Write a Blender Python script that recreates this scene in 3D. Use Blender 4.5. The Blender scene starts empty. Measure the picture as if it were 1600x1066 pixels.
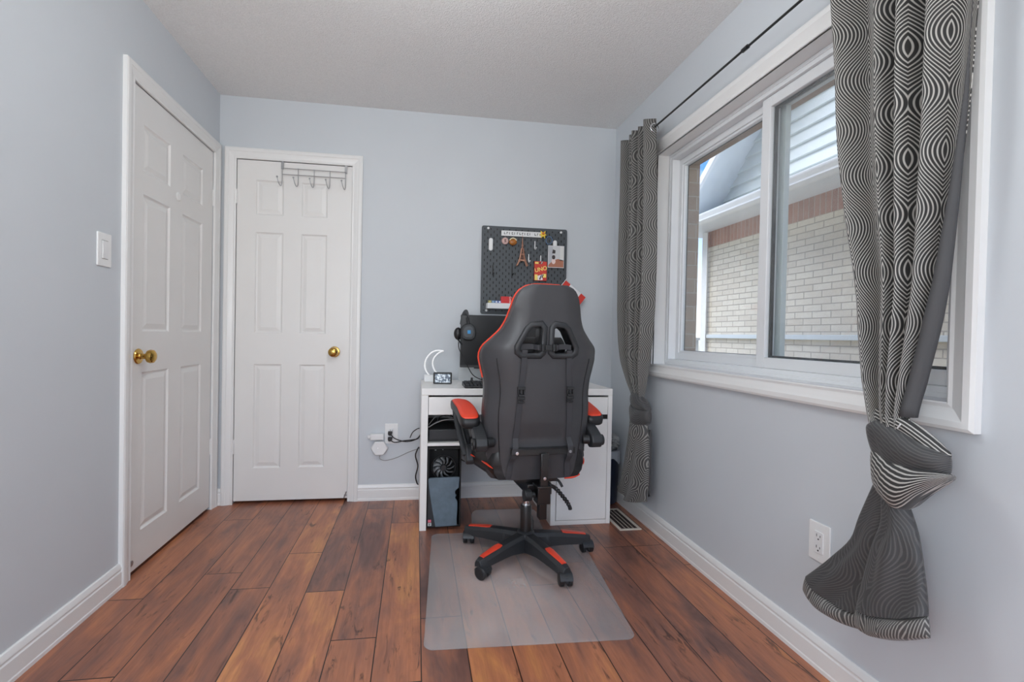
import bpy, bmesh, math, random
from mathutils import Vector, Matrix
random.seed(7)
PI = math.pi
SC = bpy.context.scene
COL = SC.collection
W, H = 2.4394, 2.4092          # room width and height (metres)
REAR = -4.7                    # rear wall, behind the camera

# ------------------------------------------------------------------ camera
cam_d = bpy.data.cameras.new('camera')
cam = bpy.data.objects.new('camera', cam_d)
COL.objects.link(cam)
rt = Vector((0.98873098, -0.14840406, 0.01967968))
up = Vector((-0.01757479, 0.0154817, 0.99972568))
fw = Vector((0.14866802, 0.98880562, -0.01269907))
m = Matrix((rt, up, -fw)).transposed().to_4x4()
m.translation = Vector((1.15624, -3.02737, 1.03805))
cam.matrix_world = m
cam_d.sensor_width = 36
cam_d.lens = 750 / 1600 * 36
cam_d.shift_x = (800 - 762.936) / 1600
cam_d.shift_y = (532.528 - 533) / 1600
cam_d.clip_start = 0.02
SC.camera = cam
SC.view_settings.view_transform = 'Standard'
SC.view_settings.look = 'None'
SC.view_settings.gamma = 1
SC.view_settings.use_curve_mapping = False
SC.view_settings.exposure = 0.08
try:
    SC.cycles.max_bounces = 10
    SC.cycles.diffuse_bounces = 6
    SC.cycles.transparent_max_bounces = 16
    SC.cycles.sample_clamp_indirect = 6
except Exception:
    pass


# ------------------------------------------------------------------ colour + node helpers
def srgb(r, g, b):
    f = lambda c: c / 12.92 if c <= 0.04045 else ((c + 0.055) / 1.055) ** 2.4
    return (f(r / 255), f(g / 255), f(b / 255), 1.0)


class G:
    """small wrapper that wires shader nodes"""
    def __init__(s, tree):
        s.t = tree

    def n(s, kind, **kw):
        nd = s.t.nodes.new(kind)
        for k, v in kw.items():
            setattr(nd, k, v)
        return nd

    def put(s, sock, v):
        if isinstance(v, bpy.types.NodeSocket):
            s.t.links.new(v, sock)
        else:
            sock.default_value = v

    def m(s, op, a, b=0.0, c=0.0):
        nd = s.n('ShaderNodeMath', operation=op)
        s.put(nd.inputs[0], a); s.put(nd.inputs[1], b); s.put(nd.inputs[2], c)
        return nd.outputs[0]

    def mix(s, f, a, b, blend='MIX'):
        nd = s.n('ShaderNodeMix', data_type='RGBA', blend_type=blend)
        s.put(nd.inputs[0], f); s.put(nd.inputs[6], a); s.put(nd.inputs[7], b)
        return nd.outputs[2]

    def ramp(s, f, stops, interp='LINEAR'):
        nd = s.n('ShaderNodeValToRGB')
        nd.color_ramp.interpolation = interp
        el = nd.color_ramp.elements
        while len(el) < len(stops):
            el.new(0.5)
        for e, (p, c) in zip(el, stops):
            e.position = p
            e.color = c if len(c) == 4 else (*c, 1)
        s.put(nd.inputs[0], f)
        return nd.outputs[0]

    def noise(s, vec, scale, detail=3, rough=0.5, dist=0.0):
        nd = s.n('ShaderNodeTexNoise')
        s.put(nd.inputs['Vector'], vec)
        nd.inputs['Scale'].default_value = scale
        nd.inputs['Detail'].default_value = detail
        nd.inputs['Roughness'].default_value = rough
        nd.inputs['Distortion'].default_value = dist
        return nd.outputs[0]

    def xyz(s, x, y, z):
        nd = s.n('ShaderNodeCombineXYZ')
        s.put(nd.inputs[0], x); s.put(nd.inputs[1], y); s.put(nd.inputs[2], z)
        return nd.outputs[0]

    def sep(s, v):
        nd = s.n('ShaderNodeSeparateXYZ')
        s.put(nd.inputs[0], v)
        return nd.outputs

    def coord(s, which='Object'):
        return s.n('ShaderNodeTexCoord').outputs[which]

    def bump(s, h, strength=0.3, dist=0.002):
        nd = s.n('ShaderNodeBump')
        nd.inputs['Strength'].default_value = strength
        nd.inputs['Distance'].default_value = dist
        s.put(nd.inputs['Height'], h)
        return nd.outputs[0]


def mat(name, col=(200, 200, 200), rough=0.5, metal=0.0, coat=0.0, noise=0.0, nscale=30, bump=0.0, bscale=200, bdist=0.001, emit=None, estr=0.0, spec=0.5):
    mt = bpy.data.materials.new(name)
    mt.use_nodes = True
    g = G(mt.node_tree)
    bs = mt.node_tree.nodes['Principled BSDF']
    c = srgb(*col)
    bs.inputs['Base Color'].default_value = c
    bs.inputs['Roughness'].default_value = rough
    bs.inputs['Metallic'].default_value = metal
    bs.inputs['Coat Weight'].default_value = coat
    bs.inputs['Specular IOR Level'].default_value = spec
    co = g.coord()
    if noise:
        f = g.noise(co, nscale, 4)
        lo = tuple(max(0, x * (1 - noise)) for x in c[:3]) + (1,)
        hi = tuple(min(1, x * (1 + noise)) for x in c[:3]) + (1,)
        g.put(bs.inputs['Base Color'], g.ramp(f, [(0.3, lo), (0.7, hi)]))
    if bump:
        g.put(bs.inputs['Normal'], g.bump(g.noise(co, bscale, 3), bump, bdist))
    if emit:
        bs.inputs['Emission Color'].default_value = srgb(*emit)
        bs.inputs['Emission Strength'].default_value = estr
    return mt


M = {}
# ------------------------------------------------------------------ world: daylight sky
wd = bpy.data.worlds.new('sky')
SC.world = wd
wd.use_nodes = True
g = G(wd.node_tree)
bg = wd.node_tree.nodes['Background']
d = g.coord('Generated')
z = g.sep(d)[2]
base = g.ramp(g.m('ADD', g.m('MULTIPLY', z, 0.5), 0.5), [(0.0, srgb(150, 148, 142)), (0.49, srgb(190, 190, 186)), (0.505, srgb(244, 247, 250)), (0.56, srgb(214, 230, 250)), (0.64, srgb(96, 152, 236)), (1.0, srgb(70, 120, 215))])
cl = g.ramp(g.noise(g.xyz(g.sep(d)[0], g.sep(d)[1], g.m('MULTIPLY', z, 3.0)), 5.0, 5, 0.6), [(0.52, (0, 0, 0)), (0.72, (1, 1, 1))])
g.put(bg.inputs[0], g.mix(g.m('MULTIPLY', cl, 0.6), base, srgb(250, 252, 255)))
bg.inputs[1].default_value = 1.9

# ------------------------------------------------------------------ sun + lights, added fill included
sd = bpy.data.lights.new('sun', 'SUN')
sd.energy = 5.2
sd.angle = math.radians(55)
sd.color = (1.0, 0.97, 0.92)
sun = bpy.data.objects.new('sun', sd)
COL.objects.link(sun)
sun.rotation_euler = Vector((0.62, 0.35, -0.72)).to_track_quat('-Z', 'Y').to_euler()


def area(name, loc, direction, sx, sy, power, col):
    ld = bpy.data.lights.new(name, 'AREA')
    ld.shape = 'RECTANGLE'
    ld.size, ld.size_y = sx, sy
    ld.energy = power
    ld.color = col
    o = bpy.data.objects.new(name, ld)
    COL.objects.link(o)
    o.location = loc
    o.rotation_euler = Vector(direction).to_track_quat('-Z', 'Y').to_euler()
    return o


# portal at the window in view; rear area light is added fill
try:
    area('daylight_side_window', (2.62, -1.3085, 1.4637), (-1, 0, 0), 1.475, 1.13, 1, (1, 1, 1)).data.cycles.is_portal = True
except Exception:
    pass
area('rear_window_fill', (1.22, REAR - 0.02, 1.45), (0, 1, 0.0), 2.1, 1.5, 26, (0.945, 0.985, 1.0))
ld = bpy.data.lights.new('ceiling_lamp_light', 'POINT')
ld.energy = 17
ld.color = (0.945, 0.985, 1.0)
ld.shadow_soft_size = 0.16
lo = bpy.data.objects.new('ceiling_lamp_light', ld)
COL.objects.link(lo)
lo.location = (1.20, -1.75, 2.20)
# unseen fill light, added behind the viewpoint to brighten the room
ld2 = bpy.data.lights.new('added_low_fill', 'POINT')
ld2.energy = 38
ld2.color = (0.945, 0.985, 1.0)
ld2.shadow_soft_size = 0.25
lo2 = bpy.data.objects.new('added_low_fill', ld2)
COL.objects.link(lo2)
lo2.location = (0.42, -3.5, 1.25)


# ------------------------------------------------------------------ geometry helpers
def tag(o, label=None, cat=None, group=None, kind=None):
    if label: o['label'] = label
    if cat: o['category'] = cat
    if group: o['group'] = group
    if kind: o['kind'] = kind
    return o


def empty(name, loc=(0, 0, 0), rz=0.0, label=None, cat=None, group=None, kind=None):
    o = bpy.data.objects.new(name, None)
    o.empty_display_size = 0.05
    COL.objects.link(o)
    o.location = loc
    o.rotation_euler = (0, 0, rz)
    return tag(o, label, cat, group, kind)


class MB:
    def __init__(s):
        s.bm = bmesh.new()

    def box(s, x0, x1, y0, y1, z0, z1, rot=None, piv=None):
        vs = [s.bm.verts.new((x, y, z)) for x in (x0, x1) for y in (y0, y1) for z in (z0, z1)]
        for f in ((0, 1, 3, 2), (4, 6, 7, 5), (0, 4, 5, 1), (2, 3, 7, 6), (0, 2, 6, 4), (1, 5, 7, 3)):
            s.bm.faces.new([vs[i] for i in f])
        if rot:
            bmesh.ops.rotate(s.bm, verts=vs, cent=piv or ((x0 + x1) / 2, (y0 + y1) / 2, (z0 + z1) / 2), matrix=rot)
        return s

    def cyl(s, p0, p1, r0, r1=None, seg=24, caps=True):
        r1 = r0 if r1 is None else r1
        p0, p1 = Vector(p0), Vector(p1)
        d = p1 - p0
        mtx = Matrix.Translation((p0 + p1) / 2) @ d.to_track_quat('Z', 'Y').to_matrix().to_4x4()
        bmesh.ops.create_cone(s.bm, cap_ends=caps, segments=seg, radius1=r0, radius2=r1, depth=d.length, matrix=mtx)
        return s

    def sphere(s, c, r, sc=(1, 1, 1), seg=24):
        mtx = Matrix.Translation(c) @ Matrix.Diagonal((*sc, 1))
        bmesh.ops.create_uvsphere(s.bm, u_segments=seg, v_segments=seg // 2, radius=r, matrix=mtx)
        return s

    def tube(s, pts, r, seg=8, smooth=6, closed=False, flat=None):
        pts = [Vector(p) for p in pts]
        if smooth and len(pts) > 2:
            pts = catmull(pts, smooth, closed)
        n = len(pts)
        rings = []
        prev = None
        for i, p in enumerate(pts):
            if closed:
                t = pts[(i + 1) % n] - pts[i - 1]
            else:
                t = pts[min(i + 1, n - 1)] - pts[max(i - 1, 0)]
            t.normalize()
            if prev is None:
                a = Vector((0, 0, 1)) if abs(t.z) < 0.9 else Vector((1, 0, 0))
                nrm = (a - t * a.dot(t)).normalized()
            else:
                nrm = (prev - t * prev.dot(t)).normalized()
            prev = nrm
            b = t.cross(nrm)
            rr = r(i / (n - 1)) if callable(r) else r
            rx, ry = (rr, rr) if flat is None else (rr * flat[0], rr * flat[1])
            rings.append([s.bm.verts.new(p + nrm * math.cos(2 * PI * k / seg) * rx + b * math.sin(2 * PI * k / seg) * ry) for k in range(seg)])
        rng = range(n) if closed else range(n - 1)
        for i in rng:
            A, B = rings[i], rings[(i + 1) % n]
            for k in range(seg):
                s.bm.faces.new((A[k], A[(k + 1) % seg], B[(k + 1) % seg], B[k]))
        if not closed:
            s.bm.faces.new(rings[0][::-1]); s.bm.faces.new(rings[-1])
        return s

    def lathe(s, prof, o=(0, 0, 0), axis='Z', seg=32):
        """prof: list of (radius, height)"""
        o = Vector(o)
        rings = []
        for r, h in prof:
            ring = []
            for k in range(seg):
                a = 2 * PI * k / seg
                c, q = math.cos(a) * r, math.sin(a) * r
                v = {'Z': (c, q, h), 'X': (h, c, q), 'Y': (c, h, q), '-Y': (c, -h, -q)}[axis]
                ring.append(s.bm.verts.new(o + Vector(v)))
            rings.append(ring)
        for A, B in zip(rings, rings[1:]):
            for k in range(seg):
                s.bm.faces.new((A[k], A[(k + 1) % seg], B[(k + 1) % seg], B[k]))
        s.bm.faces.new(rings[0][::-1]); s.bm.faces.new(rings[-1])
        return s

    def prism(s, poly, d0, d1, plane='XZ'):
        """poly in a plane, extruded between d0 and d1 along the third axis"""
        mk = {'XZ': lambda a, b, d: (a, d, b), 'YZ': lambda a, b, d: (d, a, b), 'XY': lambda a, b, d: (a, b, d)}[plane]
        A = [s.bm.verts.new(mk(a, b, d0)) for a, b in poly]
        B = [s.bm.verts.new(mk(a, b, d1)) for a, b in poly]
        n = len(poly)
        s.bm.faces.new(A); s.bm.faces.new(B[::-1])
        for i in range(n):
            s.bm.faces.new((A[i], B[i], B[(i + 1) % n], A[(i + 1) % n]))
        return s

    def grid(s, P, wrap=False):
        V = [[s.bm.verts.new(p) for p in row] for row in P]
        for A, B in zip(V, V[1:]):
            n = len(A)
            for k in range(n if wrap else n - 1):
                s.bm.faces.new((A[k], A[(k + 1) % n], B[(k + 1) % n], B[k]))
        return V

    def build(s, name, m, parent=None, bevel=0.0, bseg=2, smooth=35, sub=0, label=None):
        bmesh.ops.recalc_face_normals(s.bm, faces=s.bm.faces)
        me = bpy.data.meshes.new(name)
        s.bm.to_mesh(me); s.bm.free()
        o = bpy.data.objects.new(name, me)
        COL.objects.link(o)
        for x in (m if isinstance(m, (list, tuple)) else [m]):
            me.materials.append(x)
        if smooth:
            for p in me.polygons:
                p.use_smooth = True
            try:
                me.set_sharp_from_angle(angle=math.radians(smooth))
            except Exception:
                pass
        if bevel:
            b = o.modifiers.new('bevel', 'BEVEL')
            b.width = bevel; b.segments = bseg; b.limit_method = 'ANGLE'; b.angle_limit = math.radians(40)
            b.harden_normals = False
        if sub:
            q = o.modifiers.new('sub', 'SUBSURF'); q.levels = sub; q.render_levels = sub
        if parent:
            o.parent = parent
        if label:
            o['label'] = label
        return o


def catmull(pts, n=6, closed=False):
    out = []
    N = len(pts)
    last = N if closed else N - 1
    for i in range(last):
        if closed:
            p0, p1, p2, p3 = pts[i - 1], pts[i], pts[(i + 1) % N], pts[(i + 2) % N]
        else:
            p0, p1, p2, p3 = pts[max(i - 1, 0)], pts[i], pts[i + 1], pts[min(i + 2, N - 1)]
        for k in range(n):
            t = k / n
            out.append(0.5 * ((2 * p1) + (p2 - p0) * t + (2 * p0 - 5 * p1 + 4 * p2 - p3) * t * t + (3 * p1 - p0 - 3 * p2 + p3) * t ** 3))
    if not closed:
        out.append(pts[-1])
    return out


def interp(tbl, x):
    if x <= tbl[0][0]:
        return tbl[0][1]
    for (a, b), (c, d_) in zip(tbl, tbl[1:]):
        if x <= c:
            t = (x - a) / (c - a)
            return b + (d_ - b) * t
    return tbl[-1][1]


def text(name, s, loc, size, m, rot=(PI / 2, 0, 0), parent=None, ext=0.0004, align='CENTER', shear=0.0, offset=0.0):
    cu = bpy.data.curves.new(name, 'FONT')
    cu.body = s; cu.size = size; cu.extrude = ext; cu.align_x = align; cu.align_y = 'CENTER'; cu.shear = shear; cu.offset = offset
    o = bpy.data.objects.new(name, cu)
    COL.objects.link(o)
    o.location = loc; o.rotation_euler = rot
    cu.materials.append(m)
    bpy.context.view_layer.update()
    me = bpy.data.meshes.new_from_object(o.evaluated_get(bpy.context.evaluated_depsgraph_get()))
    bpy.data.objects.remove(o)
    o = bpy.data.objects.new(name, me)
    COL.objects.link(o)
    o.location = loc; o.rotation_euler = rot
    if parent:
        o.parent = parent
    return o


def rrect(x0, x1, z0, z1, r, n=5):
    pts = []
    for cx, cz, a0 in ((x1 - r, z1 - r, 0), (x0 + r, z1 - r, 90), (x0 + r, z0 + r, 180), (x1 - r, z0 + r, 270)):
        for k in range(n + 1):
            a = math.radians(a0 + 90 * k / n)
            pts.append((cx + r * math.cos(a), cz + r * math.sin(a)))
    return pts


# ------------------------------------------------------------------ materials
def paint(name, col, bumpiness=0.05, scale=350):
    return mat(name, col, 0.55, noise=0.015, nscale=3, bump=bumpiness, bscale=scale, bdist=0.0006)


M['wall'] = paint('wall_paint', (202, 207, 212), 0.08)
M['door'] = mat('door_paint', (228, 227, 225), 0.38, noise=0.01, nscale=6, bump=0.03, bscale=160)
M['trim'] = mat('trim_paint', (230, 230, 229), 0.32)
M['vinyl'] = mat('window_vinyl', (226, 228, 230), 0.3)
M['ceil'] = mat('ceiling_stipple', (238, 238, 237), 0.85, noise=0.05, nscale=160, bump=0.9, bscale=170, bdist=0.006)
M['blackmetal'] = mat('black_steel', (16, 16, 17), 0.28, 0.0, coat=0.4)
M['blackplastic'] = mat('black_plastic', (30, 31, 33), 0.42, bump=0.1, bscale=600, bdist=0.0003)
M['darkplastic'] = mat('charcoal_plastic', (44, 46, 49), 0.45, bump=0.15, bscale=500, bdist=0.0003)
M['leather'] = mat('charcoal_faux_leather', (62, 62, 65), 0.38, noise=0.05, nscale=8, bump=0.25, bscale=420, bdist=0.0006)
M['leatherdark'] = mat('black_faux_leather', (26, 26, 28), 0.40, bump=0.25, bscale=420, bdist=0.0006)
M['red'] = mat('orange_red_faux_leather', (226, 66, 38), 0.45, bump=0.2, bscale=420, bdist=0.0004)
M['redplastic'] = mat('orange_red_plastic', (228, 74, 52), 0.35)
M['webbing'] = mat('black_webbing', (56, 56, 60), 0.7, bump=0.4, bscale=900, bdist=0.0005)
M['chrome'] = mat('chrome', (215, 215, 218), 0.12, 1.0)
M['steelwire'] = mat('nickel_wire', (172, 172, 174), 0.35, 0.9)
M['brass'] = mat('polished_brass', (196, 158, 84), 0.16, 1.0)
M['white'] = mat('white_laminate', (240, 239, 237), 0.35)
M['whiteplastic'] = mat('white_plastic', (228, 229, 230), 0.35)
M['gap'] = mat('dark_gap', (24, 22, 22), 0.8)
M['screenblack'] = mat('black_screen', (30, 30, 32), 0.3, noise=0.05, nscale=20)
M['cable'] = mat('black_cable', (22, 22, 24), 0.5)
M['greycable'] = mat('grey_cable', (150, 150, 150), 0.5)
M['outlet'] = mat('outlet_white', (232, 233, 233), 0.3)
M['slot'] = mat('outlet_slot', (25, 25, 25), 0.6)


def floor_mat():
    mt = bpy.data.materials.new('hand_scraped_planks')
    mt.use_nodes = True
    g = G(mt.node_tree)
    bs = mt.node_tree.nodes['Principled BSDF']
    co = g.coord()
    x, y, zz = g.sep(co)
    u = g.m('DIVIDE', g.m('SUBTRACT', x, 0.14 - 1.5), 0.15)
    i = g.m('FLOOR', u)
    fx = g.m('SUBTRACT', u, i)
    wn = g.n('ShaderNodeTexWhiteNoise', noise_dimensions='1D')
    g.put(wn.inputs['W'], g.m('ADD', i, 3.3))
    v = g.m('ADD', g.m('DIVIDE', g.m('ADD', y, 10), 1.22), g.m('MULTIPLY', wn.outputs[0], 7.0))
    j = g.m('FLOOR', v)
    fy = g.m('SUBTRACT', v, j)
    w2 = g.n('ShaderNodeTexWhiteNoise', noise_dimensions='2D')
    g.put(w2.inputs['Vector'], g.xyz(i, j, 0))
    pid = w2.outputs[0]
    shift = g.m('MULTIPLY', pid, 37.0)
    # slow tone drift inside a plank + long grain
    tone = g.noise(g.xyz(g.m('ADD', g.m('MULTIPLY', x, 9), shift), g.m('MULTIPLY', y, 2.2), shift), 1.0, 4, 0.6, 0.6)
    grain = g.noise(g.xyz(g.m('ADD', g.m('MULTIPLY', x, 90), shift), g.m('MULTIPLY', y, 5), shift), 1.0, 5, 0.65, 0.4)
    t = g.m('ADD', g.m('MULTIPLY', tone, 0.86), g.m('MULTIPLY', pid, 0.20))
    c = g.ramp(t, [(0.24, srgb(86, 62, 58)), (0.38, srgb(122, 86, 76)), (0.50, srgb(156, 102, 80)), (0.64, srgb(184, 118, 84)), (0.80, srgb(212, 146, 90))])
    c = g.mix(g.ramp(grain, [(0.35, (0.0, 0.0, 0.0)), (0.75, (0.38, 0.38, 0.38))]), c, srgb(96, 58, 44), 'MIX')
    # dark scraped streaks and knots
    st = g.noise(g.xyz(g.m('ADD', g.m('MULTIPLY', x, 34), shift), g.m('MULTIPLY', y, 6.5), g.m('MULTIPLY', shift, 1.7)), 1.0, 3, 0.7, 1.2)
    zone = g.noise(g.xyz(g.m('ADD', g.m('MULTIPLY', x, 8), shift), g.m('MULTIPLY', y, 3.0), 4.0), 1.0, 2, 0.5)
    sm = g.m('MULTIPLY', g.ramp(st, [(0.55, (0, 0, 0)), (0.66, (1, 1, 1))]), g.ramp(zone, [(0.5, (0, 0, 0)), (0.60, (1, 1, 1))]))
    c = g.mix(g.m('MULTIPLY', sm, 0.7), c, srgb(44, 30, 28))
    ex = g.m('LESS_THAN', g.m('MINIMUM', fx, g.m('SUBTRACT', 1.0, fx)), 0.012)
    ey = g.m('LESS_THAN', g.m('MINIMUM', fy, g.m('SUBTRACT', 1.0, fy)), 0.0017)
    e = g.m('MAXIMUM', ex, ey)
    c = g.mix(g.m('MULTIPLY', e, 0.95), c, srgb(18, 10, 8))
    g.put(bs.inputs['Base Color'], c)
    g.put(bs.inputs['Roughness'], g.m('ADD', 0.24, g.m('MULTIPLY', grain, 0.16)))
    bs.inputs['Specular IOR Level'].default_value = 0.5
    hh = g.m('SUBTRACT', g.m('ADD', g.m('MULTIPLY', tone, 1.0), g.m('MULTIPLY', grain, 0.25)), g.m('MULTIPLY', e, 0.8))
    g.put(bs.inputs['Normal'], g.bump(hh, 0.35, 0.004))
    return mt


M['floor'] = floor_mat()


def brick_mat(name, c1, c2, mortar, bw=0.245, rh=0.076, axes='YZ', soldier=False, off=0.0, zo=0.0):
    mt = bpy.data.materials.new(name)
    mt.use_nodes = True
    g = G(mt.node_tree)
    bs = mt.node_tree.nodes['Principled BSDF']
    co = g.coord()
    s = g.sep(co)
    a, b = {'YZ': (s[1], s[2]), 'XZ': (s[0], s[2])}[axes]
    b = g.m('ADD', b, zo)
    br = g.n('ShaderNodeTexBrick')
    br.offset = 0.0 if soldier else 0.5
    g.put(br.inputs['Vector'], g.xyz(g.m('ADD', a, 20 + off), b, 0))
    br.inputs['Scale'].default_value = 1.0
    br.inputs['Brick Width'].default_value = bw
    br.inputs['Row Height'].default_value = rh
    br.inputs['Mortar Size'].default_value = 0.0045
    br.inputs['Mortar Smooth'].default_value = 0.25
    br.inputs['Color1'].default_value = c1
    br.inputs['Color2'].default_value = c2
    br.inputs['Mortar'].default_value = mortar
    n1 = g.noise(co, 22, 5, 0.65)
    c = g.mix(g.ramp(n1, [(0.3, (0, 0, 0)), (0.8, (0.35, 0.35, 0.35))]), br.outputs[0], srgb(190, 176, 160))
    g.put(bs.inputs['Base Color'], c)
    bs.inputs['Roughness'].default_value = 0.9
    hgt = g.m('ADD', g.m('MULTIPLY', br.outputs[1], -1.0), g.m('MULTIPLY', n1, 0.8))
    g.put(bs.inputs['Normal'], g.bump(hgt, 0.7, 0.012))
    return mt


M['brick'] = brick_mat('cream_brick', srgb(224, 216, 198), srgb(212, 202, 184), srgb(176, 168, 155), bw=0.172, rh=0.0528)
M['soldier'] = brick_mat('red_soldier_brick', srgb(176, 128, 112), srgb(158, 112, 98), srgb(186, 168, 156), 0.053, 0.25, soldier=True)
M['reveal'] = brick_mat('tan_reveal_brick', srgb(176, 156, 136), srgb(160, 138, 120), srgb(186, 174, 160), 0.21, 0.076, axes='XZ')
M['revealflat'] = mat('tan_brick_lintel', (150, 140, 130), 0.9, noise=0.1, nscale=20)
M['siding'] = mat('siding_white', (205, 210, 208), 0.6)
M['soffit'] = mat('soffit_grey', (232, 236, 238), 0.7, noise=0.03, nscale=4)
M['gutter'] = mat('gutter_white', (240, 241, 240), 0.35)
M['fence'] = mat('pale_fence', (205, 205, 200), 0.8)


def glass_mat(name, tint=(1, 1, 1, 1), haze=0.02):
    mt = bpy.data.materials.new(name)
    mt.use_nodes = True
    nt = mt.node_tree
    g = G(nt)
    nt.nodes.remove(nt.nodes['Principled BSDF'])
    tr = g.n('ShaderNodeBsdfTransparent'); tr.inputs[0].default_value = tint
    gl = g.n('ShaderNodeBsdfGlossy'); gl.inputs['Roughness'].default_value = 0.02
    df = g.n('ShaderNodeBsdfDiffuse'); df.inputs[0].default_value = (0.8, 0.83, 0.86, 1)
    lw = g.n('ShaderNodeLayerWeight'); lw.inputs[0].default_value = 0.5
    fr = g.m('ADD', g.m('MULTIPLY', g.m('POWER', lw.outputs['Facing'], 4.0), 0.5), 0.025)
    m1 = g.n('ShaderNodeMixShader'); m2 = g.n('ShaderNodeMixShader')
    nz = g.noise(g.coord(), 2.5, 4, 0.6)
    g.put(m1.inputs[0], g.m('MULTIPLY', g.ramp(nz, [(0.4, (0.3, 0.3, 0.3)), (0.7, (1, 1, 1))]), haze))
    nt.links.new(tr.outputs[0], m1.inputs[1]); nt.links.new(df.outputs[0], m1.inputs[2])
    g.put(m2.inputs[0], fr)
    nt.links.new(m1.outputs[0], m2.inputs[1]); nt.links.new(gl.outputs[0], m2.inputs[2])
    nt.links.new(m2.outputs[0], nt.nodes['Material Output'].inputs[0])
    return mt


M['glass'] = glass_mat('window_glass', (0.95, 0.97, 0.97, 1), 0.10)


def frosted_mat():
    mt = bpy.data.materials.new('frosted_vinyl')
    mt.use_nodes = True
    nt = mt.node_tree
    g = G(nt)
    bs = nt.nodes['Principled BSDF']
    bs.inputs['Base Color'].default_value = srgb(242, 238, 236)
    bs.inputs['Roughness'].default_value = 0.3
    bs.inputs['Specular IOR Level'].default_value = 0.6
    tr = g.n('ShaderNodeBsdfTransparent')
    tr.inputs[0].default_value = (0.93, 0.93, 0.94, 1)
    mx = g.n('ShaderNodeMixShader')
    nz = g.noise(g.coord(), 3.5, 4, 0.6)
    g.put(mx.inputs[0], g.ramp(nz, [(0.3, (0.18, 0.18, 0.18)), (0.72, (0.27, 0.27, 0.27))]))
    nt.links.new(tr.outputs[0], mx.inputs[1]); nt.links.new(bs.outputs[0], mx.inputs[2])
    nt.links.new(mx.outputs[0], nt.nodes['Material Output'].inputs[0])
    return mt


M['frosted'] = frosted_mat()


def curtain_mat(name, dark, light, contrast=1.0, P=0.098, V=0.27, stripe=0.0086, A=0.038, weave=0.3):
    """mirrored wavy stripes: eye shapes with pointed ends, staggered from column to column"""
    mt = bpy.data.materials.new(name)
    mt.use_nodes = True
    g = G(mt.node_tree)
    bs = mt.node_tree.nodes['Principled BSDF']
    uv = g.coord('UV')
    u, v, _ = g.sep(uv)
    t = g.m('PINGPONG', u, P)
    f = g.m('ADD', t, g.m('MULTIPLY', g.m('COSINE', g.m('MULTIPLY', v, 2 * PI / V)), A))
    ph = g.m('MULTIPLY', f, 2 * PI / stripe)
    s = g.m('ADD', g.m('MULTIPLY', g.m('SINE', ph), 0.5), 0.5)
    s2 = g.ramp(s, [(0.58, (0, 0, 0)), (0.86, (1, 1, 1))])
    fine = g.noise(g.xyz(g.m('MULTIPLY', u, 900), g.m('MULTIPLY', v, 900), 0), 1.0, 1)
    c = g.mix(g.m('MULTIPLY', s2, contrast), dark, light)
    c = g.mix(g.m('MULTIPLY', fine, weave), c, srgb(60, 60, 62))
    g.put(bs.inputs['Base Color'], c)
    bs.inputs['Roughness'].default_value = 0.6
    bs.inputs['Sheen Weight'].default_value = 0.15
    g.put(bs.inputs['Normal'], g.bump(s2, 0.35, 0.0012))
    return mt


M['curtain'] = curtain_mat('swirl_curtain_face', srgb(38, 37, 36), srgb(196, 193, 187))
M['curtainback'] = curtain_mat('swirl_curtain_reverse', srgb(58, 58, 59), srgb(96, 95, 94), 0.7, weave=0.5)
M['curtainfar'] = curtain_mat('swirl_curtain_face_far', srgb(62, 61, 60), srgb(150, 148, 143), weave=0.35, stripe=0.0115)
M['curtainhem'] = curtain_mat('swirl_curtain_hem', srgb(72, 71, 70), srgb(168, 166, 161), 0.9, stripe=0.0072, A=0.03)
M['lining'] = mat('curtain_side_hem', (70, 70, 72), 0.7, bump=0.3, bscale=900)


# ------------------------------------------------------------------ the room shell
def wall_with_hole(name, plane, at0, at1, a0, a1, z0, z1, holes, m):
    """plane 'X': wall spans y a0..a1 between x at0..at1; plane 'Y': spans x. holes: (h0,h1,zb,zt) sorted"""
    b = MB()

    def put(p, q, zb, zt):
        if q - p < 1e-4 or zt - zb < 1e-4:
            return
        if plane == 'X':
            b.box(at0, at1, p, q, zb, zt)
        else:
            b.box(p, q, at0, at1, zb, zt)
    cur = a0
    for h0, h1, zb, zt in holes:
        put(cur, h0, z0, z1)
        put(h0, h1, z0, zb)
        put(h0, h1, zt, z1)
        cur = h1
    put(cur, a1, z0, z1)
    return tag(b.build(name, m, smooth=0), kind='structure')


OY0, OY1, OZ0, OZ1 = -2.046, -0.571, 0.897, 2.0304      # clear opening of the side window
tag(MB().box(-0.12, W + 0.12, REAR - 0.1, 0.12, -0.06, 0).build('floor', M['floor'], smooth=0), kind='structure')
tag(MB().box(-0.12, W + 0.12, REAR - 0.1, 0.12, H, H + 0.06).build('ceiling', M['ceil'], smooth=0), kind='structure')
D2 = (0.0962, 0.7555)           # door in the far wall
D1 = (-0.8697, -0.0786)         # door in the left wall
DT = 2.045
g3 = 0.004
wall_with_hole('wall_back', 'Y', 0, 0.12, -0.12, W + 0.12, 0, H, [(D2[0] - g3, D2[1] + g3, 0, DT + g3)], M['wall'])
wall_with_hole('wall_left', 'X', -0.12, 0, REAR, 0, 0, H, [(D1[0] - g3, D1[1] + g3, 0, DT + g3)], M['wall'])
wall_with_hole('wall_right', 'X', W, W + 0.13, REAR, 0, 0, H, [(OY0 - 0.02, OY1 + 0.02, OZ0 - 0.02, OZ1 + 0.02)], M['wall'])
wall_with_hole('wall_rear', 'Y', REAR - 0.1, REAR, -0.12, W + 0.12, 0, H, [(0.15, W - 0.15, 0.65, 2.25)], M['wall'])  # opening cut for the added rear window
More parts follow.
